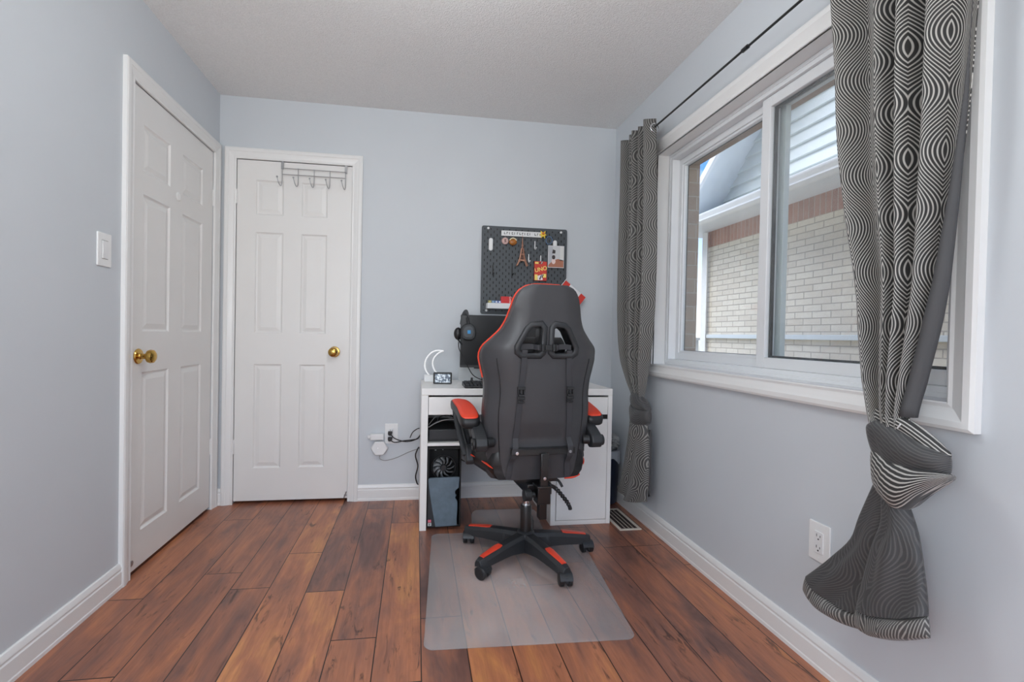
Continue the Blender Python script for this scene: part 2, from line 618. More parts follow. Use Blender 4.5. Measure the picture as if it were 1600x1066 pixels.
# near-black sheets standing in for the shade seen through the door gaps
tag(MB().box(D2[0] - g3, D2[1] + g3, 0.10, 0.118, 0, DT + g3).build('gap_shade_1', M['gap'], smooth=0), kind='structure')
tag(MB().box(-0.118, -0.10, D1[0] - g3, D1[1] + g3, 0, DT + g3).build('gap_shade_2', M['gap'], smooth=0), kind='structure')


def profile_run(name, prof, p0, p1, out, m, mitre0=0.0, mitre1=0.0, parent=None, upv=(0, 0, 1)):
    """extrude a moulding profile (distance from wall, height) from p0 to p1; out = outward normal; mitre: shift of the ends per unit of height"""
    p0, p1, out, upv = Vector(p0), Vector(p1), Vector(out), Vector(upv)
    al = (p1 - p0).normalized()
    b = MB()
    A = [b.bm.verts.new(p0 + out * q + upv * h + al * (mitre0 * h)) for q, h in prof]
    B = [b.bm.verts.new(p1 + out * q + upv * h + al * (mitre1 * h)) for q, h in prof]
    n = len(prof)
    b.bm.faces.new(A); b.bm.faces.new(B[::-1])
    for i in range(n):
        b.bm.faces.new((A[i], B[i], B[(i + 1) % n], A[(i + 1) % n]))
    return b


BB = [(0, 0), (0.016, 0), (0.016, 0.012), (0.014, 0.016), (0.014, 0.066), (0.011, 0.070), (0.011, 0.074), (0.013, 0.078), (0.012, 0.084), (0.007, 0.096), (0.004, 0.0985), (0, 0.0985)]
for nm, p0, p1, o in (('baseboard_back', (0.818, 0, 0), (W, 0, 0), (0, -1, 0)),
                      ('baseboard_corner', (0, 0, 0), (0.033, 0, 0), (0, -1, 0)),
                      ('baseboard_right', (W, 0, 0), (W, REAR, 0), (-1, 0, 0)),
                      ('baseboard_left', (0, REAR, 0), (0, -0.9354, 0), (1, 0, 0)),
                      ('baseboard_rear', (W, REAR, 0), (0, REAR, 0), (0, 1, 0))):
    tag(profile_run(nm, BB, p0, p1, o, M['trim']).build(nm, M['trim'], smooth=25), kind='structure')

# moulded casings: profile across the width, (projection, distance from the opening)
CP = [(0, 0), (0.010, 0), (0.012, 0.004), (0.010, 0.012), (0.012, 0.020), (0.016, 0.034), (0.0165, 0.038), (0.019, 0.041), (0.019, 0.056), (0.016, 0.062), (0, 0.062)]


def casing(name, corners, out, width, closed, m, prof=CP):
    """corners: opening corners in order; each side is its own mitred length of moulding inside one frame"""
    root = empty(name, kind='structure')
    k = width / 0.062
    pr = [(q, h * k) for q, h in prof]
    n = len(corners)
    cen = sum((Vector(c) for c in corners), Vector()) / n
    out = Vector(out)
    for i in range(n if closed else n - 1):
        a, b_ = Vector(corners[i]), Vector(corners[(i + 1) % n])
        al = (b_ - a).normalized()
        perp = out.cross(al)
        if perp.dot((a + b_) / 2 - cen) < 0:
            perp = -perp
        m0 = -1.0 if (closed or i > 0) else 0.0
        m1 = 1.0 if (closed or i < n - 2) else 0.0
        profile_run('c', pr, a, b_, out, m, m0, m1, upv=perp).build('casing_board', m, root, smooth=25)
    return root


casing('trim_1', [(D1 and 0.0, D1[0], 0), (0.0, D1[0], DT), (0.0, D1[1], DT), (0.0, D1[1], 0)], (1, 0, 0), 0.0655, False, M['trim'])
casing('trim_2', [(D2[0], 0.0, 0), (D2[0], 0.0, DT), (D2[1], 0.0, DT), (D2[1], 0.0, 0)], (0, -1, 0), 0.0625, False, M['trim'])


def panel_door(name, width, cols, rows, m, depth=0.036):
    """six moulded panels; local: x across, z up, front faces -Y at y=0. cols/rows are panel intervals"""
    b = MB()
    z0 = 0.018
    xs = sorted({0, width, *[c for p in cols for c in p]})
    zs = sorted({z0, DT - 0.003, *[r for p in rows for r in p]})
    vv = {}

    def V(x, y, z):
        k = (round(x, 5), round(y, 5), round(z, 5))
        if k not in vv:
            vv[k] = b.bm.verts.new(k)
        return vv[k]

    def quad(x0, x1, y0, za, zb):
        b.bm.faces.new((V(x0, y0, za), V(x1, y0, za), V(x1, y0, zb), V(x0, y0, zb)))

    def ring(o, i, yo, yi):
        (a0, a1, c0, c1), (b0, b1, d0, d1) = o, i
        O = [(a0, c0), (a1, c0), (a1, c1), (a0, c1)]
        I = [(b0, d0), (b1, d0), (b1, d1), (b0, d1)]
        for k in range(4):
            p, q, r, s = O[k], O[(k + 1) % 4], I[(k + 1) % 4], I[k]
            b.bm.faces.new((V(p[0], yo, p[1]), V(q[0], yo, q[1]), V(r[0], yi, r[1]), V(s[0], yi, s[1])))
    for xa, xb in zip(xs, xs[1:]):
        for za, zb in zip(zs, zs[1:]):
            if (xa, xb) in cols and (za, zb) in rows:
                f = lambda e: (xa + e, xb - e, za + e, zb - e)
                ring(f(0), f(0.007), 0, 0.007)
                ring(f(0.007), f(0.012), 0.007, 0.008)
                ring(f(0.012), f(0.034), 0.008, 0.0015)
                ff = f(0.034)
                quad(ff[0], ff[1], 0.0015, ff[2], ff[3])
            else:
                quad(xa, xb, 0, za, zb)
    # sides and back
    z1 = DT - 0.003
    P = [(0, z0), (width, z0), (width, z1), (0, z1)]
    b.bm.faces.new([V(p[0], depth, p[1]) for p in P][::-1])
    edges = {0: [(x, z0) for x in xs], 1: [(width, z) for z in zs], 2: [(x, z1) for x in reversed(xs)], 3: [(0, z) for z in reversed(zs)]}
    for k in range(4):
        fr = [V(a, 0, c) for a, c in edges[k]]
        b.bm.faces.new([V(P[k][0], depth, P[k][1])] + fr + [V(P[(k + 1) % 4][0], depth, P[(k + 1) % 4][1])])
    return b


def knob_mb(sgn=1):
    return MB().lathe([(0.001, 0), (0.032, 0), (0.033, 0.003), (0.030, 0.007), (0.014, 0.010), (0.0115, 0.014), (0.0115, 0.030), (0.016, 0.034), (0.026, 0.041), (0.029, 0.050), (0.027, 0.060), (0.018, 0.067), (0.008, 0.069), (0.001, 0.069)], axis='-Y', seg=40)


rows = [(0.2125, 0.835), (1.022, 1.620), (1.723, 1.928)]
# far wall door
d2 = empty('door_2', (D2[0] + 0.002, 0.002, 0), kind='structure')
w2 = D2[1] - D2[0] - 0.004
panel_door('d', w2, [(0.105, 0.262), (0.364, 0.514)], rows, M['door']).build('door_panel', M['door'], d2, smooth=0)
k = knob_mb().build('door_handle', M['brass'], d2, smooth=30); k.location = (0.5675, 0, 0.9144)
for zz in (0.30, 1.78):
    MB().cyl((-0.004, -0.006, zz), (-0.004, -0.006, zz + 0.085), 0.006, seg=12).box(-0.012, 0.004, -0.0035, 0.002, zz, zz + 0.085).build('door_hinge', M['trim'], d2)
hb = MB().box(w2 - 0.018, w2 - 0.002, -0.006, 0, 0.032, 0.040).tube([(w2 - 0.018, -0.008, 0.022), (w2 - 0.004, -0.010, 0.060)], 0.003, smooth=0)
hb.build('door_bumper', M['steelwire'], d2)
# left wall door: local -Y turned to face +X
d1 = empty('door_1', (-0.002, D1[0] + 0.002, 0), PI / 2, kind='structure')
w1 = D1[1] - D1[0] - 0.004
panel_door('d', w1, [(0.088, 0.312), (0.432, 0.655)], [(0.168, 0.848), (1.022, 1.608), (1.705, 1.902)], M['door']).build('door_panel', M['door'], d1, smooth=0)
k = knob_mb().build('door_handle', M['brass'], d1, smooth=30); k.location = (0.058, 0, 0.9176)
for zz in (0.32, 1.74):
    MB().cyl((w1 + 0.004, -0.006, zz), (w1 + 0.004, -0.006, zz + 0.09), 0.006, seg=12).box(w1 - 0.004, w1 + 0.012, -0.004, 0.002, zz, zz + 0.09).build('door_hinge', M['trim'], d1)
MB().lathe([(0.001, 0), (0.020, 0), (0.022, 0.003), (0.018, 0.006), (0.012, 0.0065), (0.001, 0.0065)], (0.387, 0, 1.68), '-Y').build('door_viewer', M['trim'], d1)  # round white viewer disc at mid-width of the door
MB().lathe([(0.001, 0), (0.011, 0), (0.012, 0.004), (0.006, 0.006), (0.001, 0.006)], (0.022, 0, 0.055), '-Y').build('door_stop', M['steelwire'], d1)

# ------------------------------------------------------------------ side window
casing('trim_5', [(W, OY0, OZ0), (W, OY0, OZ1), (W, OY1, OZ1), (W, OY1, OZ0)], (-1, 0, 0), 0.065, True, M['trim'],
       [(0, 0), (0.012, 0), (0.014, 0.004), (0.012, 0.012), (0.014, 0.020), (0.019, 0.030), (0.0215, 0.036), (0.024, 0.040), (0.024, 0.054), (0.020, 0.062), (0, 0.062)])
win = empty('window_1', (W, (OY0 + OY1) / 2, OZ0), kind='structure')
win_off = Vector((-W, -(OY0 + OY1) / 2, -OZ0))


def wpart(b, name, m, bevel=0.0):
    o = b.build(name, m, win, bevel=bevel, smooth=30)
    o.location = win_off
    return o


def rect_frame(b, x0, x1, y0, y1, z0, z1, wd, wb=None, wt=None):
    wb = wb or wd; wt = wt or wd
    b.box(x0, x1, y0, y0 + wd, z0, z1); b.box(x0, x1, y1 - wd, y1, z0, z1)
    b.box(x0, x1, y0 + wd, y1 - wd, z0, z0 + wb); b.box(x0, x1, y0 + wd, y1 - wd, z1 - wt, z1)
    return b


wpart(rect_frame(MB(), W - 0.006, W + 0.13, OY0 - 0.0195, OY1 + 0.0195, OZ0 - 0.0195, OZ1 + 0.0195, 0.0195), 'jamb_liner', M['trim'])
fr = rect_frame(MB(), W + 0.068, W + 0.16, OY0, OY1, OZ0, OZ1, 0.030)
fr = rect_frame(fr, W + 0.064, W + 0.080, OY0, OY1, OZ0, OZ1, 0.014)
wpart(fr, 'window_frame', M['vinyl'], 0.0015)
MIDY = -1.262
# far, fixed sash (deeper) and near, sliding sash (in front)
s1 = rect_frame(MB(), W + 0.118, W + 0.140, MIDY - 0.03, OY1 - 0.030, OZ0 + 0.030, OZ1 - 0.030, 0.036, 0.046, 0.040)
s1 = rect_frame(s1, W + 0.110, W + 0.122, MIDY - 0.03, OY1 - 0.030, OZ0 + 0.030, OZ1 - 0.030, 0.026, 0.034, 0.030)
wpart(s1, 'window_sash', M['vinyl'], 0.0015)
s2 = rect_frame(MB(), W + 0.082, W + 0.108, OY0 + 0.030, MIDY + 0.0, OZ0 + 0.030, OZ1 - 0.030, 0.046, 0.042, 0.042)
wpart(s2, 'window_sash', M['vinyl'], 0.0025)
wpart(rect_frame(MB(), W + 0.100, W + 0.112, OY0 + 0.070, MIDY - 0.044, OZ0 + 0.070, OZ1 - 0.070, 0.010), 'gasket', M['slot'])
wpart(rect_frame(MB(), W + 0.138, W + 0.142, MIDY - 0.0, OY1 - 0.064, OZ0 + 0.074, OZ1 - 0.068, 0.004), 'gasket', M['slot'])
# outer storm frame that shows through the near pane
wpart(rect_frame(MB(), W + 0.142, W + 0.165, OY0 + 0.028, MIDY - 0.002, OZ0 + 0.028, OZ1 - 0.028, 0.054, 0.036, 0.036), 'storm_frame', mat('storm_frame_grey', (196, 204, 204), 0.35), 0.002)
wpart(MB().box(W + 0.126, W + 0.130, MIDY - 0.01, OY1 - 0.055, OZ0 + 0.065, OZ1 - 0.060), 'pane', M['glass'])
wpart(MB().box(W + 0.094, W + 0.098, OY0 + 0.065, MIDY - 0.036, OZ0 + 0.062, OZ1 - 0.062), 'pane', M['glass'])

# rear window frame behind the camera, added to carry the fill light
rw = empty('added_window', (W / 2, REAR, 0.65), kind='structure')
b = MB().box(0.15, 0.21, REAR - 0.08, REAR - 0.02, 0.65, 2.25).box(W - 0.21, W - 0.15, REAR - 0.08, REAR - 0.02, 0.65, 2.25)
b.box(0.21, W - 0.21, REAR - 0.08, REAR - 0.02, 0.65, 0.71).box(0.21, W - 0.21, REAR - 0.08, REAR - 0.02, 2.19, 2.25).box(W / 2 - 0.02, W / 2 + 0.02, REAR - 0.08, REAR - 0.02, 0.71, 2.19)
o = b.build('window_frame', M['vinyl'], rw, smooth=0); o.location = (-W / 2, -REAR, -0.65)

# outer brick leaf of this house round the window
tag(wall_with_hole('wall_outside', 'X', W + 0.131, W + 0.255, REAR, 0.35, -1.5, 3.0, [(OY0 + 0.01, OY1 + 0.012, OZ0 - 0.02, 2.002)], M['reveal']), kind='structure')

# ------------------------------------------------------------------ neighbour's house
XW = 4.2
hs = empty('neighbour_house', (XW, 0, 0), label='cream brick house with white gutter and sided gable beyond the window', cat='house')


def hpart(b, name, m, bevel=0.0, smooth=30):
    o = b.build(name, m, hs, bevel=bevel, smooth=smooth)
    o.location = (-XW, 0, 0)
    return o


YC = 1.70
hpart(MB().box(XW, XW + 3, -7, YC, -3, 2.000), 'brick_wall', M['brick'], smooth=0)
hpart(MB().box(XW - 0.004, XW + 3, -7, YC + 0.004, 2.000, 2.165), 'soldier_course', M['soldier'], smooth=0)
hpart(MB().box(XW - 0.035, XW + 0.02, -7, YC + 0.02, 1.046, 1.085), 'stone_ledge', M['siding'], 0.004)
hpart(MB().box(XW, XW + 3, -7, YC, 2.165, 2.30), 'frieze', M['soffit'], smooth=0)
hpart(MB().box(3.80, XW + 3, -7, YC + 0.25, 2.165, 2.185), 'soffit', M['soffit'], smooth=0)
# gutter with a rounded lip
b = MB()
prof = [(3.80, 2.112), (3.765, 2.112), (3.742, 2.130), (3.742, 2.150), (3.725, 2.165), (3.722, 2.185), (3.732, 2.192), (3.742, 2.184), (3.80, 2.184)]
b.grid([[(x, y, z) for x, z in prof + prof[:1]] for y in (-7, YC + 0.25)])
hpart(b, 'gutter', M['gutter'], smooth=50)
# low roof slope from the gutter back to the gable wall
b = MB(); b.grid([[(3.74, y, 2.186), (XW + 0.05, y, 2.34)] for y in (-7, YC + 0.25)])
hpart(b, 'roof', M['soffit'])
# gable wall with lap siding (each board tilts out at its lower edge) cut along the rake
rk = lambda z: 1.0093 + (2.8717 - z) * (1.3616 - 1.0093) / (2.8717 - 2.5167)      # y of the rake on the wall at height z
b = MB()
zz = 2.30
while zz < 4.2:
    z2 = zz + 0.108
    ya, yb = max(rk(zz), -3), max(rk(z2), -3)
    b.bm.faces.new([b.bm.verts.new(p) for p in ((XW - 0.03, -7, zz), (XW - 0.03, ya, zz), (XW, yb, z2), (XW, -7, z2))])
    b.bm.faces.new([b.bm.verts.new(p) for p in ((XW - 0.03, -7, zz), (XW - 0.03, ya, zz), (XW, ya, zz), (XW, -7, zz))])
    zz = z2
hpart(b, 'siding', M['siding'], smooth=0)
# rake soffit and its white fascia board
k1 = (2.6656 - 2.3579) / (0.8228 - 1.2064)
fz = lambda y: 2.6656 + k1 * (y - 0.8228)
b = MB()
b.grid([[(3.75, y, fz(y)), (XW + 0.1, rk(zz_) if True else 0, zz_)] for y, zz_ in ((1.50, 2.20), (-1.2, 5.1))])
hpart(b, 'rake_soffit', M['soffit'])
b = MB()
b.prism([(1.50, fz(1.50)), (-1.2, fz(-1.2)), (-1.2, fz(-1.2) + 0.075), (1.50, fz(1.50) + 0.075)], 3.72, 3.75, 'YZ')
hpart(b, 'rake_board', M['gutter'], smooth=0)
hpart(MB().tube([(XW - 0.05, YC - 0.055, 2.15), (XW - 0.05, YC - 0.055, -2.5)], 0.035, seg=4, smooth=0), 'downspout', M['gutter'])
# pale fence between the houses
b = MB().box(2.75, XW + 0.5, 2.6, 2.63, -2.5, 1.02).box(2.75, XW + 0.5, 2.57, 2.66, 1.02, 1.05)
for q in range(10):
    b.box(2.78 + q * 0.2, 2.783 + q * 0.2, 2.595, 2.60, -2.5, 1.02)
tag(b.build('garden_fence', M['fence'], smooth=0), 'pale garden fence closing the gap beside the brick house outside', 'fence')
tag(MB().box(W + 0.26, 8, -8, 8, -2.6, -2.5).build('ground_outside', M['fence'], smooth=0), kind='structure')

# ------------------------------------------------------------------ ceiling lamp behind the camera
tag(MB().lathe([(0.001, -0.12), (0.05, -0.115), (0.12, -0.085), (0.155, -0.04), (0.16, 0.0), (0.001, 0.0)], (1.20, -1.75, H)).build('ceiling_lamp', mat('opal_glass', (240, 238, 232), 0.3, emit=(255, 244, 225), estr=1.0)), 'round opal ceiling lamp above the top edge of the photo', 'lamp')

# ================================================================== THINGS
# ------------------------------------------------------------------ over-door hook rack
rk_ = empty('hook_rack', (0.536, -0.002, DT - 0.003), label='chrome over-the-door rack with five hooks on the far white door', cat='hook rack')
for x in (-0.183, 0.183):
    MB().box(x - 0.007, x + 0.007, -0.010, -0.007, -0.045, 0.0025).box(x - 0.007, x + 0.007, -0.007, 0.030, 0.0005, 0.0025).build('door_bracket', M['steelwire'], rk_)
for zz in (-0.040, -0.076):
    MB().cyl((-0.185, -0.013, zz), (0.185, -0.013, zz), 0.0022, seg=10).build('rail', M['steelwire'], rk_)
for i in range(5):
    x = -0.182 + i * 0.091
    MB().tube([(x, -0.016, -0.038), (x, -0.016, -0.10), (x - 0.001, -0.018, -0.135), (x - 0.004, -0.034, -0.150), (x - 0.010, -0.052, -0.138), (x - 0.016, -0.060, -0.110)], 0.0023, seg=8, smooth=5) \
        .sphere((x - 0.0165, -0.060, -0.106), 0.0055, seg=12).build('hook', M['steelwire'], rk_, smooth=60)

# ------------------------------------------------------------------ switches and outlets


def decora(name, loc, rz, label, cat, kind):
    r = empty(name, loc, rz, label=label, cat=cat)
    b = MB(); b.prism(rrect(-0.040, 0.040, -0.062, 0.062, 0.004), 0, -0.006)
    b.build('cover_plate', M['outlet'], r, bevel=0.002)
    if kind == 'switch':
        b = MB()
        b.prism([(0, -0.033), (-0.0085, -0.033), (-0.0105, 0.0), (-0.0075, 0.033), (0, 0.033)], -0.0165, 0.0165, 'YZ')
        o = b.build('rocker', M['whiteplastic'], r, bevel=0.0012)
        MB().box(-0.018, 0.018, -0.0064, -0.0050, -0.0350, 0.0350).build('rocker_gap', M['greycable'], r)
    else:
        MB().prism(rrect(-0.0168, 0.0168, -0.034, 0.034, 0.003), -0.005, -0.0085).build('receptacle', M['whiteplastic'], r, bevel=0.0008)
        b = MB()
        for cz in (0.018, -0.018):
            b.box(-0.0075, -0.0055, -0.009, -0.006, cz - 0.0005, cz + 0.0085).box(0.0055, 0.0075, -0.009, -0.006, cz - 0.0005, cz + 0.0065)
            b.cyl((0, -0.009, cz - 0.0075), (0, -0.006, cz - 0.0075), 0.0026, seg=12)
        b.build('slot', M['slot'], r)
    for cz in (0.050, -0.050):
        MB().cyl((0, -0.0068, cz), (0, -0.005, cz), 0.0028, seg=12).build('screw', M['outlet'], r)
    return r


decora('light_switch', (0, -1.0455, 1.3255), PI / 2, 'white rocker light switch on the left wall beside the near door', 'light switch', 'switch')
decora('wall_outlet', (W, -1.6845, 0.3975), -PI / 2, 'white double wall outlet on the right wall below the window', 'outlet', 'outlet')
decora('wall_outlet', (1.015, 0, 0.412), 0, 'white wall outlet on the back wall behind the chargers, left of the desk', 'outlet', 'outlet')

ch = empty('charger', (0.930, -0.007, 0.398), label='white rectangular charger block plugged in left of the desk', cat='charger')
MB().box(-0.040, 0.040, -0.034, 0, -0.018, 0.018).build('body', M['whiteplastic'], ch, bevel=0.004)
MB().box(-0.056, -0.040, -0.024, -0.008, -0.009, 0.009).build('prong_cap', M['whiteplastic'], ch, bevel=0.002)
hx = empty('plug_in_hub', (0.945, -0.010, 0.328), label='white hexagonal plug-in hub below the charger block', cat='plug')
MB().prism([(0.052 * math.cos(PI / 3 * k), 0.048 * math.sin(PI / 3 * k)) for k in range(6)], 0, -0.028).build('body', M['whiteplastic'], hx, bevel=0.005)
MB().cyl((-0.008, -0.0286, 0.003), (-0.008, -0.0275, 0.003), 0.002, seg=10).build('status_light', mat('status_light', (250, 252, 255), 0.3, emit=(255, 255, 255), estr=1.0), hx)
for cz, nm in ((0.418, 'upper'), (0.382, 'lower')):
    pl = empty('power_plug', (1.008, -0.0088, cz - 0.0), label='%s of the two black power plugs in the back wall outlet' % nm, cat='plug', group='black power plugs left of the desk')
    MB().prism([(-0.013, 0.012), (0.014, 0.012), (0.014, 0.002), (0.006, -0.012), (-0.008, -0.012), (-0.013, -0.002)], 0, -0.030).build('body', M['blackplastic'], pl, bevel=0.003)
    MB().tube([(0.004, -0.020, -0.006), (0.03, -0.026, -0.030 if cz > 0.4 else -0.018), (0.085, -0.03, -0.048 if cz > 0.4 else -0.008), (0.135, -0.05, -0.040 if cz > 0.4 else 0.002), (0.172, -0.08, -0.014 if cz > 0.4 else 0.018), (0.19, -0.06, 0.014 if cz > 0.4 else 0.055)], 0.0032, seg=8).build('cord', M['cable'], pl, smooth=60)
tag(MB().tube([(0.948, -0.024, 0.282), (0.950, -0.026, 0.262), (0.985, -0.028, 0.252), (1.05, -0.028, 0.268), (1.12, -0.028, 0.300), (1.20, -0.035, 0.33)], 0.0022, seg=8).build('cable', M['greycable'], smooth=60), 'thin grey cord drooping from the hexagonal hub to the desk', 'cord')
tag(MB().tube([(1.184, -0.05, 0.335), (1.175, -0.075, 0.325), (1.165, -0.08, 0.29), (1.18, -0.085, 0.23), (1.168, -0.09, 0.17), (1.176, -0.06, 0.12), (1.184, -0.03, 0.10)], 0.0042, seg=8).build('cable', M['cable'], smooth=60), 'black power cord hanging down behind the desk edge', 'cord')
tag(MB().tube([(1.13, -0.05, 0.395), (1.145, -0.06, 0.43), (1.170, -0.06, 0.45), (1.186, -0.06, 0.455)], 0.003, seg=8).build('cable', M['cable'], smooth=60), 'short black cord looping up behind the desk corner', 'cord')

# ------------------------------------------------------------------ desk
DX0, DX1, DY = 1.1900, 2.2400, -0.500
dk = empty('desk', (DX0, DY, 0), label='white laminate computer desk with drawer and cabinet against the far wall', cat='desk')


def dpart(b, name, m, bevel=0.0012, parent=None, smooth=30):
    o = b.build(name, m, parent or dk, bevel=bevel, smooth=smooth)
    if parent is None:
        o.location = (-DX0, -DY, 0)
    return o


dpart(MB().box(DX0, DX1, DY, -0.018, 0.714, 0.750), 'desk_top', M['white'])
dpart(MB().box(DX0, DX0 + 0.035, DY, -0.018, 0, 0.713), 'side_panel', M['white'])
dpart(MB().box(DX1 - 0.024, DX1, DY, -0.018, 0, 0.713), 'side_panel', M['white'])
dpart(MB().box(1.898, 1.926, DY, -0.018, 0, 0.713), 'side_panel', M['white'])
dpart(MB().box(1.926, DX1 - 0.024, DY + 0.001, DY + 0.018, 0.0, 0.024).box(1.926, DX1 - 0.024, DY + 0.02, -0.03, 0.022, 0.036).box(1.926, DX1 - 0.024, -0.03, -0.02, 0.036, 0.70), 'plinth', M['white'])
dw = dpart(MB().box(DX0 + 0.037, 1.896, DY, DY + 0.018, 0.611, 0.704), 'drawer', M['white'])
MB().box(DX0 + 0.05, 1.885, DY + 0.02, -0.06, 0.618, 0.626).box(DX0 + 0.05, DX0 + 0.062, DY + 0.02, -0.06, 0.626, 0.69).box(1.873, 1.885, DY + 0.02, -0.06, 0.626, 0.69).build('drawer_tray', M['white'], dw)
dpart(MB().box(1.928, DX1 - 0.026, DY, DY + 0.018, 0.608, 0.704), 'drawer', M['white'])
dpart(MB().box(1.928, DX1 - 0.026, DY + 0.006, DY + 0.03, 0.583, 0.607), 'handle_recess', M['gap'], 0)
dpart(MB().box(1.930, DX1 - 0.026, DY, DY + 0.018, 0.027, 0.582), 'door', M['white'])
dpart(MB().box(DX0 + 0.035, 1.408, DY + 0.01, -0.04, 0.444, 0.460), 'shelf', M['white'])
dpart(MB().box(1.402, 1.412, DY + 0.10, -0.04, 0.460, 0.611), 'shelf_divider', mat('grey_panel', (120, 122, 124), 0.5))
dpart(MB().box(DX0 + 0.035, 1.402, -0.06, -0.045, 0.460, 0.700), 'back_panel', mat('shelf_back_grey', (215, 217, 220), 0.5), 0)

# things in the desk's cable shelf
bx = empty('black_box_device', (1.315, -0.27, 0.460), label='flat black device box on the desk shelf above the computer', cat='device')
MB().box(-0.085, 0.082, -0.19, 0.17, 0.001, 0.066).build('body', M['darkplastic'], bx, bevel=0.006)
MB().box(-0.080, 0.078, -0.193, -0.189, 0.008, 0.014).build('front_groove', M['cable'], bx)
for i, (pts, r_, m_, lb) in enumerate((
        ([(1.228, -0.44, 0.532), (1.26, -0.44, 0.556), (1.30, -0.43, 0.572), (1.36, -0.43, 0.566), (1.40, -0.42, 0.552)], 0.0045, M['cable'], 'thick black cord over the flat device box on the desk shelf'),
        ([(1.229, -0.45, 0.536), (1.27, -0.45, 0.560), (1.32, -0.46, 0.578), (1.38, -0.45, 0.574), (1.40, -0.44, 0.560)], 0.0030, M['greycable'], 'grey cord bundled above the flat device box on the desk shelf'),
        ([(1.275, -0.45, 0.556), (1.285, -0.45, 0.590), (1.33, -0.44, 0.598), (1.39, -0.43, 0.580), (1.402, -0.42, 0.566)], 0.0028, M['cable'], 'thin black cord arching highest on the desk shelf'),
        ([(1.232, -0.42, 0.545), (1.27, -0.40, 0.585), (1.31, -0.41, 0.592), (1.35, -0.40, 0.575), (1.40, -0.39, 0.588)], 0.0024, M['greycable'], 'thin grey cord arching behind the others on the desk shelf'),
        ([(1.345, -0.47, 0.607), (1.36, -0.46, 0.590), (1.385, -0.45, 0.570), (1.400, -0.45, 0.540)], 0.0026, M['cable'], 'thin black cord hanging from the drawer onto the desk shelf'))):
    tag(MB().tube(pts, r_, seg=8).build('cable', m_, smooth=60), lb, 'cable')
tag(MB().box(1.372, 1.401, -0.47, -0.40, 0.527, 0.543).build('cable_clip', M['blackplastic'], bevel=0.003), 'small black adapter on the flat device box', 'adapter')

# ------------------------------------------------------------------ computer tower
pc = empty('computer_tower', (1.228, -0.487, 0.0), label='black computer tower with exposed fan and blue-grey front panel, under the desk', cat='computer')
TW, TD, TH = 0.178, 0.42, 0.438
b = MB().box(0, TW, 0.02, 0.42, 0.012, 0.022).box(0, TW, 0.02, 0.42, TH - 0.006, TH).box(0, 0.006, 0.02, 0.42, 0.022, TH - 0.006).box(TW - 0.006, TW, 0.02, 0.42, 0.022, TH - 0.006).box(0.006, TW - 0.006, 0.12, 0.42, 0.022, TH - 0.006)
b.box(0.0, 0.008, 0.0, 0.02, 0.012, TH).box(TW - 0.008, TW, 0.0, 0.02, 0.012, TH).box(0.008, TW - 0.008, 0.0, 0.02, TH - 0.012, TH).box(0.008, TW - 0.008, 0.0, 0.02, 0.012, 0.024)
b.build('case', mat('matt_black_case', (9, 9, 10), 0.6), pc, bevel=0.001)
for x in (0.02, TW - 0.05):
    MB().box(x, x + 0.03, 0.03, 0.10, 0.0005, 0.012).build('foot', M['blackplastic'], pc)
fn = empty('fan', (0.0865, 0.045, 0.318)); fn.parent = pc
fan = MB()
for k in range(11):
    a = 2 * PI * k / 11
    P = []
    for r_, tw, y0 in ((0.016, 0.0, 0), (0.036, 0.22, 0), (0.058, 0.52, 0)):
        row = []
        for q, dy in ((-0.20, 0.010), (0.02, 0.0), (0.22, -0.010)):
            aa = a + tw + q * (1 + 0.1 / r_ * 0.05)
            row.append((r_ * math.cos(aa), dy, r_ * math.sin(aa)))
        P.append(row)
    fan.grid(P)
o = fan.build('fan_blade', mat('grey_fan_blade', (112, 114, 116), 0.4), fn, smooth=60)
so = o.modifiers.new('thick', 'SOLIDIFY'); so.thickness = 0.0014
MB().lathe([(0.001, -0.014), (0.015, -0.014), (0.018, -0.008), (0.018, 0.012), (0.001, 0.012)], (0, 0, 0), 'Y').build('fan_hub', M['blackplastic'], fn)
b = MB(); b.lathe([(0.064, -0.012), (0.062, -0.012), (0.062, 0.012), (0.066, 0.012)], (0, 0, 0), 'Y', 40)
b2 = MB()
for k in range(40):
    pass
MB().tube([(0.064 * math.cos(2 * PI * k / 24), 0.004, 0.064 * math.sin(2 * PI * k / 24)) for k in range(24)], 0.0025, seg=6, smooth=0, closed=True).build('fan_ring', M['blackplastic'], fn, smooth=60)
b.bm.free(); b2.bm.free()
# glints painted as pale bars above the fan
b = MB()
random.seed(3)
for _ in range(16):
    x = 0.018 + random.random() * 0.075; zz = 0.392 + random.random() * 0.036; w_ = 0.002 + random.random() * 0.008
    b.box(x, x + w_, 0.112, 0.12, zz, zz + 0.0025)
b.build('painted_glints', mat('glint_pale', (225, 228, 226), 0.4, 0.2), pc)
fp = [(0.004, 0.262), (0.006, 0.272), (0.016, 0.276), (0.168, 0.280), (0.170, 0.275), (0.168, 0.245), (0.166, 0.222), (0.154, 0.214), (0.147, 0.203), (0.148, 0.192), (0.156, 0.183), (0.150, 0.176), (0.148, 0.168), (0.154, 0.160),
      (0.160, 0.150), (0.161, 0.115), (0.158, 0.06), (0.160, 0.022), (0.045, 0.018), (0.030, 0.095), (0.012, 0.20)]
MB().prism(fp, -0.014, 0.004).build('front_panel', mat('blue_grey_plastic', (100, 116, 128), 0.42, noise=0.14, nscale=26, bump=0.2, bscale=120), pc, bevel=0.003)
MB().prism([(0.004, 0.262), (0.012, 0.21), (0.045, 0.018), (0.003, 0.018)], -0.008, 0.006).build('front_panel', M['darkplastic'], pc, bevel=0.002, label='charcoal corner panel')
